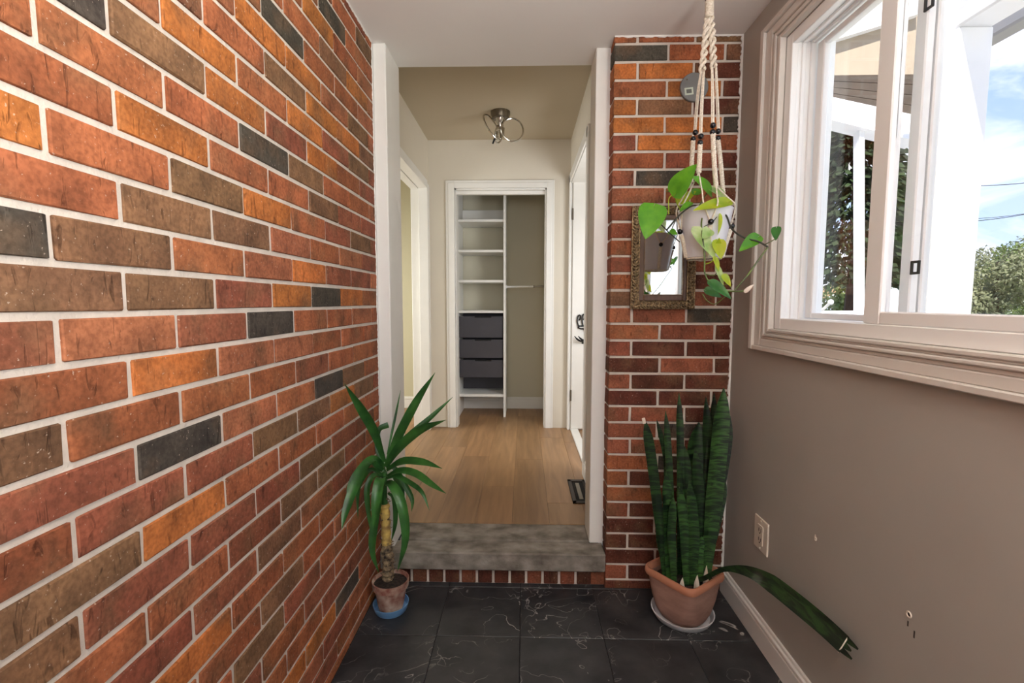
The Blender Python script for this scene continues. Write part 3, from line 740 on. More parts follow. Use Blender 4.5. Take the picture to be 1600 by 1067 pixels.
# hall ceiling lamp
lp = at(782, 175, 3.405); LCX, LCY = lp.x, lp.y
lamp = thing('ceiling_lamp', (LCX, LCY, HCZ), 'small chrome ceiling lamp with open rings', 'lamp')
MB().lathe([(.001, HCZ), (.066, HCZ), (.066, HCZ-.020), (.060, HCZ-.034), (.058, HCZ-.046), (.001, HCZ-.046)], LCX, LCY, 32).build('canopy', M_SATIN, lamp, True)
MB().lathe([(.001, HCZ-.046), (.034, HCZ-.046), (.026, HCZ-.070), (.013, HCZ-.095), (.012, HCZ-.118), (.001, HCZ-.118)], LCX-.002, LCY, 20).build('hub', M_CHROME, lamp, True)
def ringo(cx, cy, cz, r, n1, n2, rad=.0062, nm='ring'):
    u = Vector(n1).normalized(); w = Vector(n2).normalized()
    pts = [Vector((cx, cy, cz))+u*r*c_(2*PI*i/40)+w*r*s_(2*PI*i/40) for i in range(40)]
    return MB().tube(pts, rad, 8, closed=True).build(nm, M_CHROME, lamp, True)
ringo(LCX+.082, LCY, 2.380, .076, (.9, .25, 0), (0, 0, 1))
ringo(LCX-.055, LCY-.02, 2.392, .080, (.62, .75, -.25), (-.32, .1, .95))
ringo(LCX-.012, LCY+.03, 2.365, .060, (.30, .9, 0), (.25, 0, .95))
for (dx, dz) in ((.012, -.105), (-.02, -.155), (.02, -.13)):
    MB().tube([(LCX+dx, LCY-.012, HCZ+dz+.02), (LCX+dx-.004, LCY-.014, HCZ+dz-.025)], .010, 10).build('lamp_holder', M_CHROME, lamp, True)
MB().tube([(LCX-.036, LCY-.02, 2.322), (LCX-.052, LCY-.02, 2.283)], [.0075, .0055], 8).build('finial', M_BLACK, lamp, True)

# ------------------------------------------------------------------ mirror on the pier
mr = thing('wall_mirror', (.548, PY_-.004, 1.18), 'small rectangular mirror in a carved gilt and walnut frame', 'mirror')
MX0, MX1, MZ0, MZ1 = .424, .676, 1.180, 1.582
yb = PY_-.004
cwid = .031
fbk = MB().frame('y', yb-.016, yb, (MX0, MX1, MZ0, MZ1), (MX0+cwid, MX1-cwid, MZ0+cwid, MZ1-cwid), .003).build('frame_back', M_GOLD, mr)
inf = MB().frame('y', yb-.013, yb, (MX0+cwid, MX1-cwid, MZ0+cwid, MZ1-cwid), (.4755, .6285, 1.236, 1.531), .003).build('inner_frame', M_WOODFR, mr)
bd = MB()
n = 46
for (a, b) in (((.4755, 1.236), (.6285, 1.236)), ((.4755, 1.531), (.6285, 1.531)), ((.4755, 1.236), (.4755, 1.531)), ((.6285, 1.236), (.6285, 1.531))):
    L_ = math.dist(a, b); k = int(L_/.0052)
    for i in range(k+1):
        t = i/k; bd.ball((a[0]+(b[0]-a[0])*t, yb-.0135, a[1]+(b[1]-a[1])*t), .0024, n=5, m=3)
bd.build('bead_edge', M_GOLD, inf)
MB().box(.474, .630, yb-.006, yb-.004, 1.234, 1.533).build('mirror_glass', M_MIRROR, mr)
rnd = random.Random(5)
for (a, b) in (((MX0, MZ0+.0155), (MX1, MZ0+.0155)), ((MX0, MZ1-.0155), (MX1, MZ1-.0155)), ((MX0+.0155, MZ0), (MX0+.0155, MZ1)), ((MX1-.0155, MZ0), (MX1-.0155, MZ1))):
    cv = MB(); A = Vector((a[0], yb-.017, a[1])); Bq = Vector((b[0], yb-.017, b[1])); d = (Bq-A); L_ = d.length; d.normalize(); side = Vector((-d.z, 0, d.x))
    k = int(L_/.0125); ang = math.atan2(d.z, d.x)
    for i in range(k):
        p = A+d*(L_*(i+.5)/k)
        for sg in (-1, 1):
            rot = Matrix.Rotation(-(ang+sg*.75+rnd.uniform(-.2, .2)), 3, 'Y')
            cv.ball(p+side*sg*.0062+Vector((0, rnd.uniform(-.003, .001), 0)), .0092, .0055, .0042, n=7, m=5, M=rot)
        if i % 3 == 0: cv.ball(p+Vector((0, -.004, 0)), .0045, n=6, m=4)
    cv.tube([A+side*.0148, Bq+side*.0148], .0022, 6); cv.tube([A-side*.0148, Bq-side*.0148], .0022, 6)
    cv.build('carved_border', M_GOLD, fbk, True)

# round cover plate high on the pier
cp = thing('cover_plate', (.652, PY_-.003, 2.03), 'round grey metal cover plate near the top of the brick pier', 'plate')
PC = at(1084, 137, PY_-.004)
def disc_y(mb, c, r, y0, y1, n=36, bev=.002):
    vs = []; fs = []
    rows = ((r, y1), (r, y0+bev), (r-bev, y0))
    for rr, yy in rows:
        for i in range(n):
            a = 2*PI*i/n; vs.append((c.x+rr*c_(a), yy, c.z+rr*s_(a)))
    for k in range(2):
        for i in range(n):
            j = (i+1) % n; fs.append((k*n+i, k*n+j, (k+1)*n+j, (k+1)*n+i))
    fs.append(tuple(range(n))); fs.append(tuple(2*n+i for i in range(n)))
    return mb.add(vs, fs)
disc_y(MB(), PC, .054, PY_-.012, PY_-.001).build('plate', M_PLATE, cp, True)
q = at(1076.5, 142.5, PY_-.012); Mr = Matrix.Translation(q) @ Matrix.Rotation(-.12, 4, 'Y')
stk = MB().box(-.0165, .0165, -.001, .0005, -.0135, .0135, .0003, M=Mr).build('sticker', M_LABEL, cp)
MB().box(-.010, .010, -.0016, 0, -.0075, .0075, .0003, M=Mr).build('sticker_print', M_LABELD, stk)
for a in (2.4, 5.4):
    disc_y(MB(), PC+Vector((c_(a)*.040, 0, s_(a)*.040)), .003, PY_-.014, PY_-.011, 10, .0005).build('screw', M_SATIN, cp)

# outlet and wall plugs on the taupe wall
ol = thing('wall_outlet', (RX, 1.652, .335), 'ivory electrical outlet low on the taupe wall', 'outlet')
MB().box(RX-.006, RX, 1.606, 1.700, .336, .452, .002).build('cover', M_IVORY, ol)
rcp = MB().box(RX-.0085, RX-.004, 1.634, 1.672, .360, .428, .0015).build('receptacle', M_IVORY, ol)
sl = MB()
for zc in (.377, .411):
    for dy in (-.007, .007): sl.box(RX-.0092, RX-.008, 1.653+dy-.0012, 1.653+dy+.0012, zc-.006, zc+.006)
    sl.box(RX-.0092, RX-.008, 1.650, 1.656, zc-.013, zc-.009)
sl.build('slots', M_DARKHOLE, rcp)
for zc in (.346, .442): MB().box(RX-.0075, RX-.005, 1.650, 1.656, zc-.003, zc+.003, .001).build('screw', M_IVORY, ol)
for i, (px, py, lb) in enumerate(((1275, 842, 'small torn white wall plug above the drooping leaf'), (1421, 960, 'round wall plug hole nearest the camera on the taupe wall'))):
    p = atX(px, py, RX); w = thing('wall_plug', tuple(p), lb, 'wall plug')
    R_ = .006 if i else .0045
    pts = [Vector((RX-.001, p.y+R_*c_(a)*(.8 if i == 0 else 1), p.z+R_*s_(a))) for a in [2*PI*k/14 for k in range(14)]]
    MB().tube(pts, .0018 if i else .0014, 6, closed=True).build('plug_collar', M_IVORY, w, True)
    MB().tube([(RX-.0006, p.y, p.z), (RX+.002, p.y, p.z)], R_*.75, 12).build('hole', M_DARKHOLE, w)
    if i == 0: MB().tube([(RX-.001, p.y+.003, p.z+.004), (RX-.004, p.y-.002, p.z+.014)], [.003, .001], 6).build('torn_paint', M_IVORY, w)
    else:
        sc = MB()
        for (dy, dz, l) in ((.002, -.022, .012), (-.016, -.034, .016)): sc.box(RX-.0006, RX+.001, p.y+dy-.0015, p.y+dy+.0015, p.z+dz-l/2, p.z+dz+l/2)
        sc.build('scratch', M_DARKHOLE, w)

# ------------------------------------------------------------------ leaves
def ribbon(pts, width, n=14, prof=None, fold=.25, face=None, thick=.0):
    """leaf blade along a spine; prof(t) scales the width; face = direction the blade's upper side looks"""
    sp = catmull(pts, n); mb = MB(); vs = []; fs = []
    for i, p in enumerate(sp):
        t = i/n; tan = (sp[min(i+1, n)]-sp[max(i-1, 0)]).normalized()
        f = Vector(face) if face is not None else Vector((0, -.8, .6))
        side = tan.cross(f)
        side = side.normalized() if side.length > 1e-4 else tan.orthogonal().normalized()
        nor = side.cross(tan).normalized()
        w = width*prof(t)/2
        for u in (-1, -.55, 0, .55, 1):
            vs.append(p+side*u*w+nor*(fold*w*abs(u)**1.4))
    for i in range(n):
        for k in range(4):
            a = i*5+k; fs.append((a, a+1, a+6, a+5))
    mb.add(vs, fs)
    if thick:
        m = len(mb.v); off = []
        for i in range(n+1):
            for k in range(5): off.append(mb.v[i*5+k])
        back = [v+Vector((0, thick, 0)) for v in off]
        mb.add(back, [tuple(reversed(f)) for f in fs])
        for i in range(n):
            for k in (0, 4):
                a = i*5+k; mb.f.append((a, a+5, m+a+5, m+a))
    return mb
blade = lambda t: max(.02, (min(1, .45+2.2*t) * (1-max(0, (t-.45)/.55)**2.0)))
yblade = lambda t: max(.03, (.42+.58*min(1, t/.35))*(1-max(0, (t-.55)/.45)**1.7))

# ------------------------------------------------------------------ potted yucca
yc = (-.525, 1.79)
sau = thing('plant_saucer', (yc[0], yc[1], 0), 'blue plastic saucer under the small yucca pot', 'saucer')
MB().lathe([(.001, .001), (.056, .001), (.060, .006), (.061, .010), (.063, .012), (.064, .020), (.066, .022), (.069, .034), (.0665, .034), (.062, .010), (.001, .008)], yc[0]+.006, yc[1], 36).build('dish', M_BLUE, sau, True)
yu = thing('potted_yucca', (yc[0], yc[1], .010), 'small yucca with strappy leaves in an old clay pot beside the brick wall', 'plant')
PH = .128
ypot = MB().lathe([(.001, .0105), (.045, .0105), (.050, .03), (.061, .095), (.063, .100), (.069, .101), (.071, PH), (.066, PH), (.063, .10), (.001, .10)], yc[0]+.006, yc[1], 36).build('pot', M_OLDPOT, yu, True)
so = MB().lathe([(.0645, .113), (.045, .118), (.02, .121), (.001, .122)], yc[0]+.006, yc[1], 20).build('soil', M_SOIL, ypot)
tr = catmull([at(606, 905, 1.79), at(606, 880, 1.79), at(604, 850, 1.79), at(602, 805, 1.79), at(600, 770, 1.79), at(601, 738, 1.79)], 40)
rn = random.Random(3)
low = tr[:17]; mid = tr[16:29]; up = tr[28:]
MB().tube(low, [.021*(1+.16*math.sin(i*2.3)+rn.uniform(-.08, .08)) for i in range(len(low))], 12).build('trunk', M_TRUNK, yu, True)
MB().tube(mid, [.018*(1+.15*math.sin(i*2.4)) for i in range(len(mid))], 12).build('trunk_fresh', M_TRUNK_Y, yu, True)
MB().tube(up, [.013-.003*i/len(up) for i in range(len(up))], 10).build('stalk', M_YUC, yu, True)
hb = MB()
for i in range(150):
    p = tr[rn.randrange(2, 36) if i % 3 == 0 else rn.randrange(2, 18)]; a = rn.uniform(0, 2*PI); d = Vector((c_(a), s_(a), rn.uniform(-.3, .8))).normalized()
    q0 = p+Vector((c_(a), s_(a), 0))*.015; hb.tube([q0, q0+d*rn.uniform(.006, .020)+Vector((0, 0, rn.uniform(-.006, .006)))], [.0028, .0007], 4)
hb.build('leaf_scar_fibres', M_TRUNK, yu)['kind'] = 'stuff'
YL = [  # (pixel spine, depths, width px)
 ([(601, 722), (585, 675), (565, 640), (538, 599)], (1.78, 1.72, 1.63, 1.52), 17),
 ([(603, 728), (622, 684), (650, 630), (680, 582)], (1.78, 1.77, 1.75, 1.73), 18),
 ([(606, 722), (635, 685), (670, 655), (708, 620)], (1.80, 1.82, 1.84, 1.86), 12),
 ([(603, 730), (622, 702), (655, 674), (697, 656)], (1.77, 1.72, 1.65, 1.58), 19),
 ([(605, 710), (612, 678), (619, 645), (626, 609)], (1.82, 1.84, 1.86, 1.87), 5),
 ([(604, 735), (628, 721), (660, 722), (691, 732)], (1.78, 1.72, 1.66, 1.60), 14),
 ([(605, 744), (625, 735), (650, 740), (675, 757), (697, 771)], (1.78, 1.72, 1.66, 1.60, 1.55), 13),
 ([(603, 748), (620, 744), (642, 755), (660, 770), (671, 798)], (1.78, 1.74, 1.70, 1.66, 1.64), 9),
 ([(606, 728), (618, 733), (632, 757), (644, 780), (643, 800)], (1.80, 1.80, 1.80, 1.79, 1.78), 11),
 ([(604, 745), (616, 744), (627, 762), (632, 785)], (1.83, 1.86, 1.87, 1.87), 12),
 ([(600, 748), (594, 750), (588, 782), (583, 827)], (1.76, 1.70, 1.66, 1.65), 19),
 ([(603, 755), (613, 758), (627, 785), (634, 840), (621, 893)], (1.77, 1.70, 1.66, 1.65, 1.68), 18),
 ([(599, 760), (593, 775), (586, 815), (582, 860), (592, 895)], (1.78, 1.74, 1.71, 1.70, 1.72), 15),
 ([(606, 770), (616, 780), (618, 815), (611, 848)], (1.82, 1.86, 1.87, 1.87), 10),
 ([(599, 727), (583, 717), (562, 738), (546, 762), (530, 783)], (1.77, 1.70, 1.63, 1.59, 1.56), 17),
 ([(598, 735), (575, 722), (556, 757), (541, 797), (520, 826)], (1.76, 1.67, 1.58, 1.53, 1.50), 17),
 ([(598, 742), (582, 734), (570, 742), (560, 765), (552, 812)], (1.78, 1.73, 1.68, 1.66, 1.65), 10),
 ([(599, 745), (585, 742), (574, 762), (576, 800), (582, 842)], (1.80, 1.77, 1.74, 1.73, 1.73), 11),
]
for sp, ds, w in YL:
    pts = [at(x, y, d) for (x, y), d in zip(sp, ds)]
    for p in pts: p.x = max(p.x, LX+.018)
    ribbon(pts, w/F_PX*1.5, 16, yblade, .35, (.05, -.85, .5)).build('leaf', M_YUC, yu, True)
# the clipped stub leaf
pts = [at(601, 738, 1.80), at(590, 700, 1.83), at(592, 672, 1.84), at(607, 664, 1.85)]
for p in pts: p.x = max(p.x, LX+.018)
ribbon(pts, .024, 12, lambda t: .6+.4*t, .3, (.05, -.85, .5)).build('leaf', M_YUC, yu, True, 'short yucca leaf with a clipped square end')

# ------------------------------------------------------------------ snake plant in a square terracotta pot
SN = (.611, 1.776)
s2 = thing('plant_saucer', (SN[0], SN[1], 0), 'pale grey round saucer under the terracotta pot', 'saucer')
MB().lathe([(.001, .001), (.094, .001), (.104, .006), (.115, .026), (.117, .030), (.113, .030), (.100, .010), (.001, .008)], .612, 1.785, 40).build('dish', M_SAUCER, s2, True)
sp_ = thing('potted_snake_plant', (SN[0], SN[1], .01), 'tall snake plant in a square terracotta pot in the corner', 'plant')
ANG = math.atan2(.128, .172)     # direction of the near-right edge
def sq_ring(half, rad, z, n=6):
    """rounded square ring round the pot axis"""
    out = []
    for qd in range(4):
        cxx, cyy = ((1, 1), (-1, 1), (-1, -1), (1, -1))[qd]
        for i in range(n+1):
            a = qd*PI/2+PI/2*i/n
            x = cxx*(half-rad)+rad*c_(a); y = cyy*(half-rad)+rad*s_(a)
            out.append(Vector((SN[0]+x*c_(ANG)-y*s_(ANG), SN[1]+x*s_(ANG)+y*c_(ANG), z)))
    return out
def loft(rings, cap0=True, cap1=True):
    mb = MB(); n = len(rings[0]); vs = [p for r in rings for p in r]; fs = []
    for k in range(len(rings)-1):
        for i in range(n):
            j = (i+1) % n; fs.append((k*n+i, k*n+j, (k+1)*n+j, (k+1)*n+i))
    if cap0: fs.append(tuple(range(n)))
    if cap1: fs.append(tuple((len(rings)-1)*n+i for i in range(n)))
    return mb.add(vs, fs)
RZ = .197
spot = loft([sq_ring(.072, .068, .011), sq_ring(.080, .070, .018), sq_ring(.090, .062, .045), sq_ring(.097, .050, .090), sq_ring(.102, .040, .150), sq_ring(.103, .036, .172),
      sq_ring(.094, .030, .172), sq_ring(.088, .030, .13)], True, True).build('pot', M_TERRA, sp_, True)
loft([sq_ring(.098, .036, .168), sq_ring(.110, .034, .170), sq_ring(.113, .036, .178), sq_ring(.112, .036, .190), sq_ring(.108, .032, .197), sq_ring(.101, .028, .196), sq_ring(.097, .026, .184), sq_ring(.096, .030, .168)], False, False).build('rim', M_TERRA_RIM, spot, True)
loft([sq_ring(.097, .030, .155), sq_ring(.090, .028, .158), sq_ring(.04, .02, .164)], False, True).build('soil', M_SOIL, spot)
SL = [ # (tip px,py) (mid px,py) base px, depth tip, depth base, width px, tint
 ((1008, 656), (1020, 735), 1030, 1.72, 1.75, 16, .75), ((1026, 655), (1040, 720), 1042, 1.80, 1.80, 8, .6), ((1040, 642), (1046, 740), 1052, 1.78, 1.77, 11, .9),
 ((1061, 614), (1063, 730), 1062, 1.80, 1.79, 12, .8), ((1092, 660), (1085, 745), 1078, 1.84, 1.82, 34, .65), ((1070, 697), (1073, 780), 1068, 1.80, 1.79, 17, .75),
 ((1103, 620), (1106, 740), 1097, 1.83, 1.82, 16, .5), ((1131, 606), (1119, 735), 1103, 1.76, 1.76, 27, 1.25), ((1141, 650), (1128, 740), 1110, 1.84, 1.82, 17, .4),
 ((1041, 738), (1043, 800), 1046, 1.73, 1.74, 15, 1.1), ((1116, 614), (1112, 720), 1104, 1.87, 1.85, 15, .4), ((1062, 760), (1069, 830), 1074, 1.71, 1.72, 15, 1.3),
 ((1077, 752), (1084, 830), 1084, 1.70, 1.72, 16, 1.1), ((1043, 780), (1030, 830), 1036, 1.75, 1.75, 11, 1.0), ((1052, 775), (1049, 830), 1054, 1.71, 1.72, 13, 1.1),
 ((1086, 700), (1093, 800), 1090, 1.78, 1.78, 18, .7), ((1097, 838), (1093, 862), 1095, 1.74, 1.75, 12, 1.6), ((1134, 752), (1122, 810), 1106, 1.80, 1.78, 12, .7),
]
sblade = lambda t: max(.05, (.55+.45*min(1, t/.5))*(1-max(0, (t-.84)/.16)**2.2))
for (tx, ty), (mx_, my), bx, dt, db, w, tint in SL:
    b = at(bx, 880, db); b.z = .150
    dx, dy = b.x-SN[0], b.y-SN[1]; r = math.hypot(dx, dy)
    if r > .075: b.x = SN[0]+dx*.075/r; b.y = SN[1]+dy*.075/r
    m = at(mx_, my, (dt+db)/2); t_ = at(tx, ty, dt)
    for p in (m, t_): p.x = min(p.x, RX-.03); p.y = min(p.y, PY_-.03)
    o = ribbon([b, b.lerp(m, .5)+Vector((0, 0, .0)), m, t_], w/F_PX*1.75, 18, sblade, .30, (0, -1, .1), .002).build('leaf', M_SNAKE, sp_, True)
    o.color = (tint*.8, tint*.8, tint*.75, 1)
tp = at(1006, 657, 1.718)
MB().box(-.006, .006, -.002, .002, -.012, .010, .002, M=Matrix.Translation(tp) @ Matrix.Rotation(-.25, 4, 'Y')).build('dry_tip', M_IVORY, sp_, label='dry cream leaf tip')
for (bx, d, hgt) in ((1066, 1.70, .05), (1089, 1.71, .055), (1103, 1.74, .075)):
    b = at(bx, 885, d); b.z = .155
    ribbon([b, b+Vector((0, 0, hgt*.5)), b+Vector((.002, -.002, hgt))], .022, 8, lambda t: max(.05, 1-t**2), .5, (0, -1, .1), .002).build('sheath', M_IVORY, sp_, True, 'pale dry leaf sheath')
ll = [Vector((.64, 1.765, .16)), at(1098, 905, 1.70), at(1130, 890, 1.62), at(1165, 892, 1.50)]
ll += [atX(1200, 908, .755), atX(1240, 938, .775), atX(1285, 975, .790), atX(1322, 1009, .795)]
lw = lambda t: .32 if t < .32 else (.32+.68*min(1, (t-.32)/.28))*(1-.12*max(0, (t-.75)/.25))
lo = ribbon(ll, .052, 30, lw, .22, (-.75, -.45, .5), .0015).build('drooping_leaf', M_SNAKE, sp_, True, 'long dark leaf drooping over the pot rim toward the camera'); lo.color = (.5, .5, .5, 1)
e0 = ll[-1]; dd = (ll[-1]-ll[-2]).normalized(); sd = dd.cross(Vector((-.75, -.45, .5))).normalized()
for k, u in enumerate((-.62, .05, .65)):
    p = e0+sd*u*.022; q_ = p+dd*(.030 if k != 1 else .018)
    ribbon([p-dd*.006, p.lerp(q_, .5), q_], .015, 6, lambda t: 1-.7*t, .1, (-.75, -.45, .5)).build('torn_tip', M_SNAKE, sp_, True).color = (.45, .45, .45, 1)
MB().tube([e0-dd*.006+sd*.024-Vector((.002, 0, 0)), e0-dd*.006-Vector((.004, .002, 0)), e0-dd*.006-sd*.024-Vector((.002, 0, 0))], .0016, 6).build('tear_line', M_IVORY, sp_)

# ------------------------------------------------------------------ hanging pothos and macrame hanger
HD = 1.65
pc = at(1101, 366, HD); PTOP, PBOT = at(1101, 328, HD).z, at(1101, 404, HD).z
hp = thing('hanging_pothos', (pc.x, HD, PBOT), 'trailing pothos in a white pot hung in front of the mirror', 'plant')
H_ = PTOP-PBOT
hpot = MB().lathe([(.001, PBOT), (.050, PBOT), (.056, PBOT+.004), (.066, PBOT+.35*H_), (.078, PBOT+.75*H_), (.086, PTOP-.004), (.0875, PTOP), (.083, PTOP), (.080, PTOP-.02), (.001, PTOP-.02)], pc.x, HD, 44).build('pot', M_POTW, hp, True)
MB().lathe([(.0802, PTOP-.014), (.04, PTOP-.010), (.001, PTOP-.008)], pc.x, HD, 20).build('soil', M_SOIL, hpot)
def heart(base, tip, width, face, m, nm='leaf', droop=.12, n=12):
    base, tip = Vector(base), Vector(tip); ax = tip-base; L_ = ax.length; ax.normalize(); f = Vector(face).normalized()
    side = ax.cross(f).normalized(); nor = side.cross(ax).normalized(); vs = []; fs = []
    for i in range(n+1):
        t = i/n
        w = width/2*min(1, (max(0, math.sin(PI*min(1, t**.62*1.0)))**.75)) if t < 1 else 0
        w = width/2*max(0.0, math.sin(PI*t**.55))**.8 if 0 < t < 1 else 0.0008
        sp = base+ax*L_*t+nor*(-droop*L_*(t-.3)**2)
        for u in (-1, -.6, 0, .6, 1):
            back = -ax*L_*.10*(abs(u)**1.5)*(1-t)**2*2.0
            vs.append(sp+side*u*w+nor*(.28*w*abs(u)**1.5)+back)
    for i in range(n):
        for k in range(4):
            a = i*5+k; fs.append((a, a+1, a+6, a+5))
    return MB().add(vs, fs).build(nm, m, hp, True)
PL = [ # base px, tip px, depth base, depth tip, width px, face, material
 ((1057, 300), (1087, 256), 1.60, 1.55, 38, (-.6, -.75, .3), M_PG), ((1108, 300), (1082, 274), 1.62, 1.57, 28, (.25, -.85, .45), M_PG),
 ((1112, 296), (1136, 312), 1.64, 1.60, 26, (.2, -.7, .7), M_PV), ((1135, 316), (1085, 326), 1.58, 1.53, 20, (.1, -.8, .55), M_PY),
 ((1021, 326), (1009, 372), 1.50, 1.46, 40, (-.15, -.95, .2), M_PG), ((1062, 314), (1088, 298), 1.70, 1.70, 18, (0, -.9, .4), M_PY), ((1084, 302), (1098, 296), 1.70, 1.72, 14, (0, -.9, .4), M_PG),
 ((1088, 362), (1120, 405), 1.55, 1.53, 22, (.2, -.95, .2), M_PV), ((1108, 360), (1098, 372), 1.55, 1.53, 18, (.1, -.9, .4), M_PV), ((1122, 378), (1127, 404), 1.54, 1.52, 20, (-.1, -.95, .2), M_PY), ((1120, 392), (1124, 372), 1.55, 1.53, 12, (-.1, -.95, .2), M_PY),
 ((1125, 338), (1123, 366), 1.56, 1.54, 9, (.5, -.8, .2), M_PY), ((1183, 371), (1156, 391), 1.52, 1.48, 20, (-.2, -.9, .35), M_PG), ((1213, 357), (1212, 375), 1.48, 1.46, 13, (-.5, -.8, .3), M_PD),
 ((1112, 442), (1143, 466), 1.50, 1.46, 16, (-.2, -.75, .6), M_PD), ((1104, 454), (1128, 464), 1.55, 1.54, 16, (0, -.85, .5), M_PD), ((1121, 419), (1131, 447), 1.52, 1.50, 10, (.2, -.95, .1), M_PV),
 ((1131, 431), (1142, 447), 1.50, 1.49, 11, (.1, -.95, .2), M_PY), ((1117, 404), (1124, 424), 1.52, 1.51, 9, (.2, -.95, .2), M_PY), ((1165, 455), (1178, 444), 1.47, 1.46, 6, (-.2, -.9, .3), M_IVORY),
 ((1062, 302), (1040, 298), 1.68, 1.70, 5, (0, -.8, .5), M_PD), ((1078, 318), (1062, 330), 1.58, 1.56, 12, (0, -.6, .8), M_PG), ((1047, 362), (1058, 366), 1.60, 1.58, 12, (0, -.9, .3), M_PG),
]
for b, t, db, dt, w, f, m in PL:
    B_, T_ = at(b[0], b[1], db), at(t[0], t[1], dt)
    for p in (B_, T_): p.x = min(p.x, RX-.035)
    heart(B_, T_, w/F_PX*1.58, f, m)
VN = [
 ([(1098, 334), (1096, 352), (1099, 380), (1101, 405), (1101, 425), (1108, 441), (1122, 452), (1145, 455), (1163, 454), (1174, 447)], (1.60, 1.56, 1.54, 1.53, 1.52, 1.51, 1.50, 1.49, 1.48, 1.47), .0026, M_VINE),
 ([(1118, 330), (1134, 336), (1143, 357), (1162, 371), (1184, 377), (1200, 386)], (1.62, 1.58, 1.55, 1.52, 1.50, 1.48), .0028, M_VINED),
 ([(1200, 386), (1188, 402), (1168, 430), (1148, 453)], (1.48, 1.48, 1.48, 1.48), .0024, M_VINE),
 ([(1195, 382), (1203, 378), (1212, 373)], (1.48, 1.475, 1.47), .0016, M_VINE),
 ([(1100, 332), (1085, 321), (1064, 334), (1042, 359)], (1.62, 1.58, 1.54, 1.51), .0026, M_VINED),
 ([(1022, 344), (1034, 352), (1046, 364), (1062, 378)], (1.50, 1.52, 1.56, 1.60), .0018, M_VINED),
 ([(1059, 300), (1056, 312), (1064, 330)], (1.60, 1.61, 1.63), .0018, M_PY),
 ([(1045, 335), (1045, 312), (1050, 304)], (1.60, 1.61, 1.62), .0016, M_PY),
 ([(1106, 300), (1098, 312), (1090, 326)], (1.62, 1.63, 1.64), .0020, M_VINE),
 ([(1101, 428), (1116, 430), (1121, 420), (1117, 406)], (1.52, 1.52, 1.52, 1.52), .0016, M_VINE),
 ([(1101, 413), (1110, 410), (1116, 404)], (1.53, 1.53, 1.53), .0015, M_PY),
 ([(1098, 459), (1104, 469), (1117, 475), (1134, 463)], (1.54, 1.53, 1.52, 1.50), .0015, M_VINE),
 ([(1100, 354), (1112, 348), (1120, 339)], (1.55, 1.56, 1.57), .0014, M_VINED),
 ([(1123, 449), (1136, 444), (1142, 449)], (1.50, 1.50, 1.50), .0014, M_VINE),
]
for sp, ds, r, m in VN:
    pts = [at(x, y, d) for (x, y), d in zip(sp, ds)]
    for p in pts: p.x = min(p.x, RX-.03)
    MB().tube(catmull(pts, 8*len(pts)), r, 6).build('vine', m, hp, True)

mh = thing('macrame_hanger', (pc.x, HD, CZ), 'cream macrame plant hanger with black beads', 'plant hanger')
rc = at(1108, -1, HD)
MB().tube([rc+Vector((.012*c_(a), 0, .012*s_(a))) for a in [2*PI*i/24 for i in range(24)]], .0018, 8, closed=True).build('ring', M_SATIN, mh, True)
MB().tube(catmull([(rc.x, HD, CZ), (rc.x, HD, CZ-.018), (rc.x+.008, HD, CZ-.026), (rc.x+.008, HD, rc.z+.022), (rc.x, HD, rc.z+.011), (rc.x-.007, HD, rc.z+.018)], 20), .0022, 8).build('ceiling_hook', M_SATIN, mh, True)
def wrapc(name, pts, r, turns, bulge=.12, nseg=60, lobes=0):
    sp = catmull(pts, nseg)
    return MB().tube(sp, [r*(1+bulge*math.sin(2*PI*turns*i/nseg)) for i in range(nseg+1)], 10).build(name, M_CORD, mh, True)
def twist(name, pts, r, turns, strands=2, nseg=90):
    sp = catmull(pts, nseg); mb = MB()
    for s in range(strands):
        q = []
        for i, p in enumerate(sp):
            tan = (sp[min(i+1, nseg)]-sp[max(i-1, 0)]).normalized(); u = tan.cross(Vector((0, 1, 0))).normalized(); w = tan.cross(u)
            a = 2*PI*(turns*i/nseg+s/strands); q.append(p+(u*c_(a)+w*s_(a))*r*.66)
        mb.tube(q, r*.56, 7)
    return mb.build(name, M_CORD, mh, True)
wrapc('wrapping', [at(1108.5, 2, HD), at(1108.5, 14, HD), at(1108.5, 28, HD)], .0135, 9, .06)
twist('twisted_cord', [at(1106, 28, HD), at(1103, 55, HD), at(1100, 85, HD), at(1097, 111, HD)], .0100, 3.2, 2)
twist('twisted_cord', [at(1110, 28, HD), at(1112.5, 50, HD), at(1114, 80, HD), at(1115, 106, HD)], .0100, 3.2, 2)
FR_, BK_ = 1.60, 1.70
strands = [([(1096, 110), (1090, 155), (1086, 206)], BK_, [(1086.5, 207), (1083, 217)], [(1083, 220), (1081, 250), (1080, 284)]),
           ([(1100, 110), (1097, 160), (1095, 211)], FR_, [(1095, 213), (1094, 223)], [(1094, 226), (1093, 248), (1092, 270)]),
           ([(1113, 105), (1114, 150), (1114, 195)], FR_, [(1114, 196), (1113.5, 206.5)], [(1114, 209), (1116, 255), (1119, 291)]),
           ([(1119, 105), (1121, 155), (1123, 204)], BK_, [(1122, 205), (1122, 216)], [(1122, 219), (1126, 255), (1130, 302)])]
ends = []
for a, d, bs, br in strands:
    n_ = len(a)
    for off in (-.0036, 0, .0036):
        pts = [at(x, y, HD+(d-HD)*i/(n_-1))+Vector((off*(1 if i else .6), .002*(off != 0), 0)) for i, (x, y) in enumerate(a)]
        MB().tube(catmull(pts, 16), .0018, 6).build('cord', M_CORD, mh, True)
    for b in bs: MB().ball(at(b[0], b[1], d), .0092, n=14, m=9).build('bead', M_BEAD, mh, True)
    twist('braid', [at(x, y, d) for x, y in br], .0066, (br[-1][1]-br[0][1])/9.0, 3)
    ends.append(at(br[-1][0], br[-1][1], d))
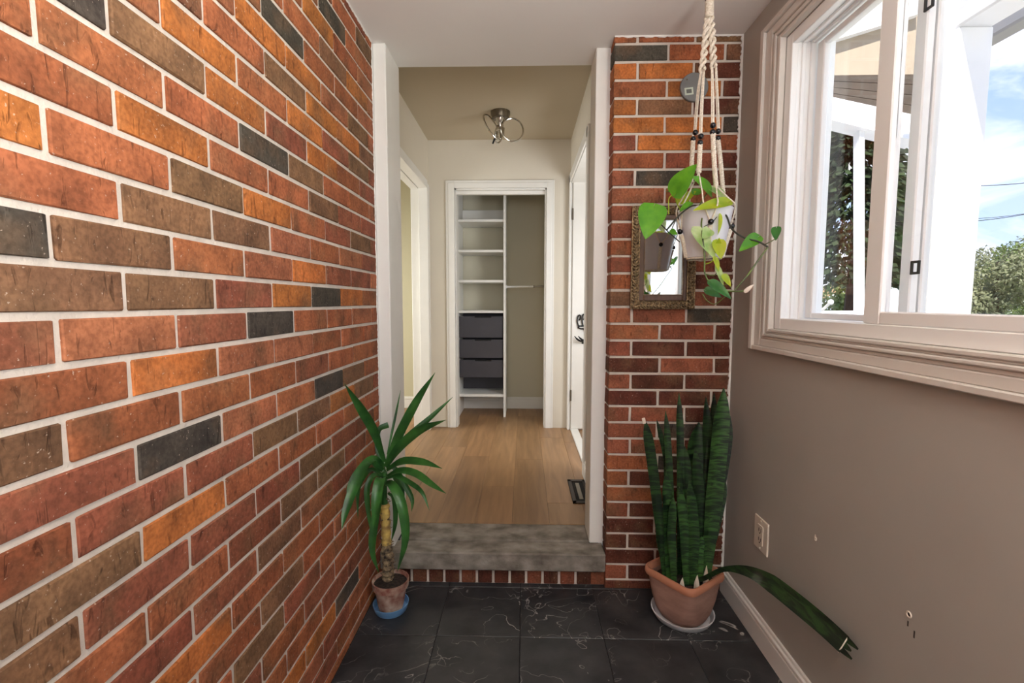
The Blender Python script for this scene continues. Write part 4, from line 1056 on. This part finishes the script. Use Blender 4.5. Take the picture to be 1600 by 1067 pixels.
# knots around the pot: left, front, right, back
def on_pot(ang, z): 
    t = (z-PBOT)/H_; r = .052+.036*t+.006
    return Vector((pc.x+r*c_(ang), HD+r*s_(ang), z))
zk = at(1091, 353, HD).z
kn = {'L': on_pot(PI, at(1057, 362, HD).z), 'F': on_pot(-1.72, zk), 'R': on_pot(-.12, at(1141, 354, HD).z), 'B': on_pot(PI/2, zk)}
rimp = lambda ang: Vector((pc.x+.093*c_(ang), HD+.093*s_(ang), PTOP))
for e_, ks in ((ends[0], 'LB'), (ends[1], 'LF'), (ends[2], 'FR'), (ends[3], 'RB')):
    for k in ks:
        K = kn[k]; an = math.atan2(K.y-HD, K.x-pc.x); ea = math.atan2(e_.y-HD, e_.x-pc.x)
        dl = (ea-an+PI) % (2*PI)-PI
        mid_ = rimp(an+dl*.45)
        MB().tube(catmull([e_, e_.lerp(mid_, .6)+Vector((0, 0, .004)), mid_, K], 16), .0024, 6).build('cord', M_CORD, mh, True)
bot = Vector((pc.x, HD, PBOT-.006))
for k, K in kn.items():
    MB().ball(K+(K-Vector((pc.x, HD, K.z))).normalized()*.004, .0092, n=14, m=9).build('bead', M_BEAD, mh, True)
    an = math.atan2(K.y-HD, K.x-pc.x)
    twist('braid', [K-Vector((0, 0, .012)), on_pot(an, PBOT+.35*H_), on_pot(an, PBOT+.005)], .0062, 7, 3, 60)
    MB().tube(catmull([on_pot(an, PBOT+.005), Vector((pc.x+.045*c_(an), HD+.045*s_(an), PBOT-.003)), bot], 10), .003, 6).build('cord', M_CORD, mh, True)
MB().tube([Vector((pc.x+.054*c_(2*PI*i/30), HD+.054*s_(2*PI*i/30), PBOT-.001)) for i in range(30)], .0028, 6, closed=True).build('base_ring', M_CORD, mh, True)

# ------------------------------------------------------------------ outside the window
struct('ground', MB().box(1.0, 90, -40, 90, -.75, -.6), M_GRASS, 'lawn outside the window')
struct('bounce_slab', MB().box(.98, 7.5, -6, 9, -.6, -.585), mat('pale_bounce', lin(206, 202, 194), .9, var=.1, scale=2), 'unseen pale slab added outside the window to bounce sunlight indoors')  # added bright ground, reflects sun up through the window
pw_ = thing('porch_frame', (1.56, 1.7, -.6), 'white porch post and beam right outside the window', 'porch post')
MB().box(1.50, 1.62, 1.79, 1.90, -.6, 2.16, .006).build('post', M_OUTW, pw_)
MB().box(1.48, 1.50, 1.815, 1.86, -.6, 2.16, .004).build('batten', M_OUTW, pw_)
MB().box(1.50, 1.62, -1.6, 1.90, 2.16, 2.34, .006).build('beam', M_OUTW, pw_)
gt = thing('gutter', (2.4, 0, 2.25), 'grey gutter along the porch roof outside the window', 'gutter')
zg0 = atX(1565, 48, 2.3).z
MB().box(2.30, 2.40, -2.0, 2.9, zg0, zg0+.16, .01).build('trough', M_GREYB, gt)
# wing of the house beyond the far pane
wg = thing('house_wing', (2.3, 3.4, -.6), 'beige and white wing of the house seen through the far pane', 'building')
YW = 3.3
def panel(nm, x0, x1, yt, yb_, m, d0=0.0, th=.08):
    """wall panel; yt/yb = pixel rows at its left and right end (top l, top r),(bottom l, bottom r)"""
    A = [at(x0, yt[0], YW-d0), at(x1, yt[1], YW-d0), at(x1, yb_[1], YW-d0), at(x0, yb_[0], YW-d0)]
    vs = A+[p+Vector((0, th, 0)) for p in A]
    MB().add(vs, [(0, 1, 2, 3), (7, 6, 5, 4), (0, 4, 5, 1), (1, 5, 6, 2), (2, 6, 7, 3), (3, 7, 4, 0)]).build(nm, m, wg)
panel('eave', 1262, 1440, (-60, -70), (40, -4), M_CREAM, .02)
panel('fascia', 1262, 1440, (40, -4), (75, 20), M_OUTW, .06, .12)
panel('upper_wall', 1262, 1440, (75, 20), (118, 116), mat('tan_stucco', lin(176, 160, 140), .8, var=.1, scale=6), 0)
for i in range(4):
    f0, f1 = i/4, (i+1)/4
    a = lambda f: (118+(148-118)*f, 116+(184-116)*f)
    panel('siding_board', 1262, 1440, a(f0), (a(f1)[0]-.8, a(f1)[1]-.8), M_SIDING, .004*i)
panel('beam', 1262, 1440, (143, 182), (178, 222), M_OUTW, .06, .14)
panel('mullion', 1343, 1351, (180, 196), (490, 490), M_OUTW, .02, .06)
panel('window_sill', 1262, 1440, (486, 486), (520, 524), M_OUTW, .08, .12)
panel('lower_wall', 1262, 1440, (520, 524), (900, 900), M_CREAM, 0)
ck = MB().tube(catmull([at(1272, 492, 2.6), at(1285, 484, 2.55), at(1296, 474, 2.5)], 8), .007, 8)
cko = ck.build('crank_handle', M_OUTW, wg, True); MB().ball(at(1298, 472, 2.49), .014, n=12, m=8).build('knob', M_OUTW, cko, True)

# trees: each its own crown of leaf cards on a trunk
def tree(name, base, hgt, rad, m, n, label, card, squash=1.0, lift=.35, conifer=False, seed=1, group=None):
    rnd_ = random.Random(seed); t = thing(name, tuple(base), label, 'tree', group); b = Vector(base)
    MB().tube(catmull([b, b+Vector((.02*hgt, 0, hgt*.4)), b+Vector((0, 0, hgt*.9))], 8), [hgt*.03*(1-.09*i) for i in range(9)], 8).build('trunk', M_BARK, t, True)
    mb = MB(); vs = []; fs = []
    cl_ = []
    if not conifer:
        for i in range(14):
            a = rnd_.uniform(0, 2*PI); q = rnd_.uniform(0, .75); zz = rnd_.uniform(lift, .86)
            cl_.append((b+Vector((c_(a)*q*rad, s_(a)*q*rad, hgt*zz)), rad*rnd_.uniform(.34, .52)))
    for i in range(n):
        if conifer:
            f = rnd_.random()**.8; zz = hgt*(lift+(1-lift)*(1-f)); r_ = rad*f*rnd_.uniform(.5, 1); a = rnd_.uniform(0, 2*PI)
            p = b+Vector((c_(a)*r_, s_(a)*r_, zz-r_*.25)); d = Vector((c_(a), s_(a), -.5))
        else:
            c, r = rnd_.choice(cl_); d = Vector((rnd_.gauss(0, 1), rnd_.gauss(0, 1), rnd_.gauss(0, 1))).normalized(); p = c+Vector((d.x, d.y, d.z*squash))*r*rnd_.uniform(.75, 1.05)
        u = Vector((rnd_.gauss(0, 1), rnd_.gauss(0, 1), rnd_.gauss(0, 1))); u = (u+d*.0).normalized(); w = d.cross(u)
        w = w.normalized() if w.length > 1e-3 else Vector((1, 0, 0)); s = card*rnd_.uniform(.6, 1.3); k = len(vs)
        if conifer: u = d
        vs += [p-u*s, p+w*s*.5, p+u*s, p-w*s*.5]; fs.append((k, k+1, k+2, k+3))
    mb.v = vs; mb.f = fs
    me = bpy.data.meshes.new('crown'); me.from_pydata([tuple(v-b) for v in vs], [], fs); me.materials.append(m)
    o = bpy.data.objects.new('crown', me); COL.objects.link(o); o.parent = t
    return t
def gpt(px, Y, z=-.6):
    p = at(px, 480, Y); return (p.x, Y, z)
tree('broadleaf_tree', gpt(1553, 13.0), 3.2, 1.1, M_TREE2, 11000, 'olive grey tree nearest the porch post outside', .045, seed=11, lift=.3, group='trees across the road')
tree('broadleaf_tree', gpt(1604, 15.5), 4.3, 1.35, M_TREE1, 11000, 'bright green tree at the right edge outside the window', .05, seed=12, lift=.25, group='trees across the road')
tree('broadleaf_tree', gpt(1560, 24.0), 5.0, 1.7, M_TREE2, 9000, 'tall hazy tree standing behind the other two', .07, seed=13, lift=.3, group='trees across the road')
tree('broadleaf_tree', gpt(1740, 17.0), 5.2, 1.6, M_TREE1, 8000, 'green tree beyond the right edge of the window', .07, seed=14, lift=.3, group='trees across the road')
tree('conifer_tree', gpt(1322, 6.2), 5.2, .95, M_CONIF, 9000, 'dark drooping conifer seen through the far pane', .07, seed=21, lift=.42, conifer=True)
tree('shrub', gpt(1312, 4.6), 1.6, .45, M_CONIF, 3500, 'dark green shrub low behind the far pane', .035, seed=22, lift=.2)
tree('shrub', gpt(1330, 8.0), 2.7, .6, M_TREE1, 3000, 'lighter green shrub behind the white mullion', .04, seed=23, lift=.5)
sh = thing('shed_roof', gpt(1310, 9.0), 'tan shed roof far behind the conifer', 'roof')
A = [at(1270, 462, 9.0), at(1350, 425, 9.0), at(1350, 436, 9.0), at(1270, 476, 9.0)]
MB().add(A+[p+Vector((0, .3, 0)) for p in A], [(0, 1, 2, 3), (7, 6, 5, 4), (0, 4, 5, 1), (1, 5, 6, 2), (2, 6, 7, 3), (3, 7, 4, 0)]).build('roof_board', mat('tan_board', lin(178, 148, 112), .8, var=.2, scale=3), sh)
for i, (pa, pb, lb) in enumerate((((1500, 291), (1640, 282), 'upper thin power cable crossing the sky'), ((1500, 348), (1640, 328), 'lower thin power cable crossing the sky'))):
    wv = thing('power_cable', tuple(at(1570, pa[1], 12)), lb, 'cable')
    a_, b_ = at(pa[0], pa[1], 12), at(pb[0], pb[1], 12)
    MB().tube(catmull([a_, a_.lerp(b_, .5)-Vector((0, 0, .03)), b_], 10), .008, 6).build('strand', M_WIRE, wv)
    if i: MB().tube(catmull([a_+Vector((0, 0, .07)), a_.lerp(b_, .5)-Vector((0, 0, .0)), b_], 10), .006, 6).build('strand', M_WIRE, wv)
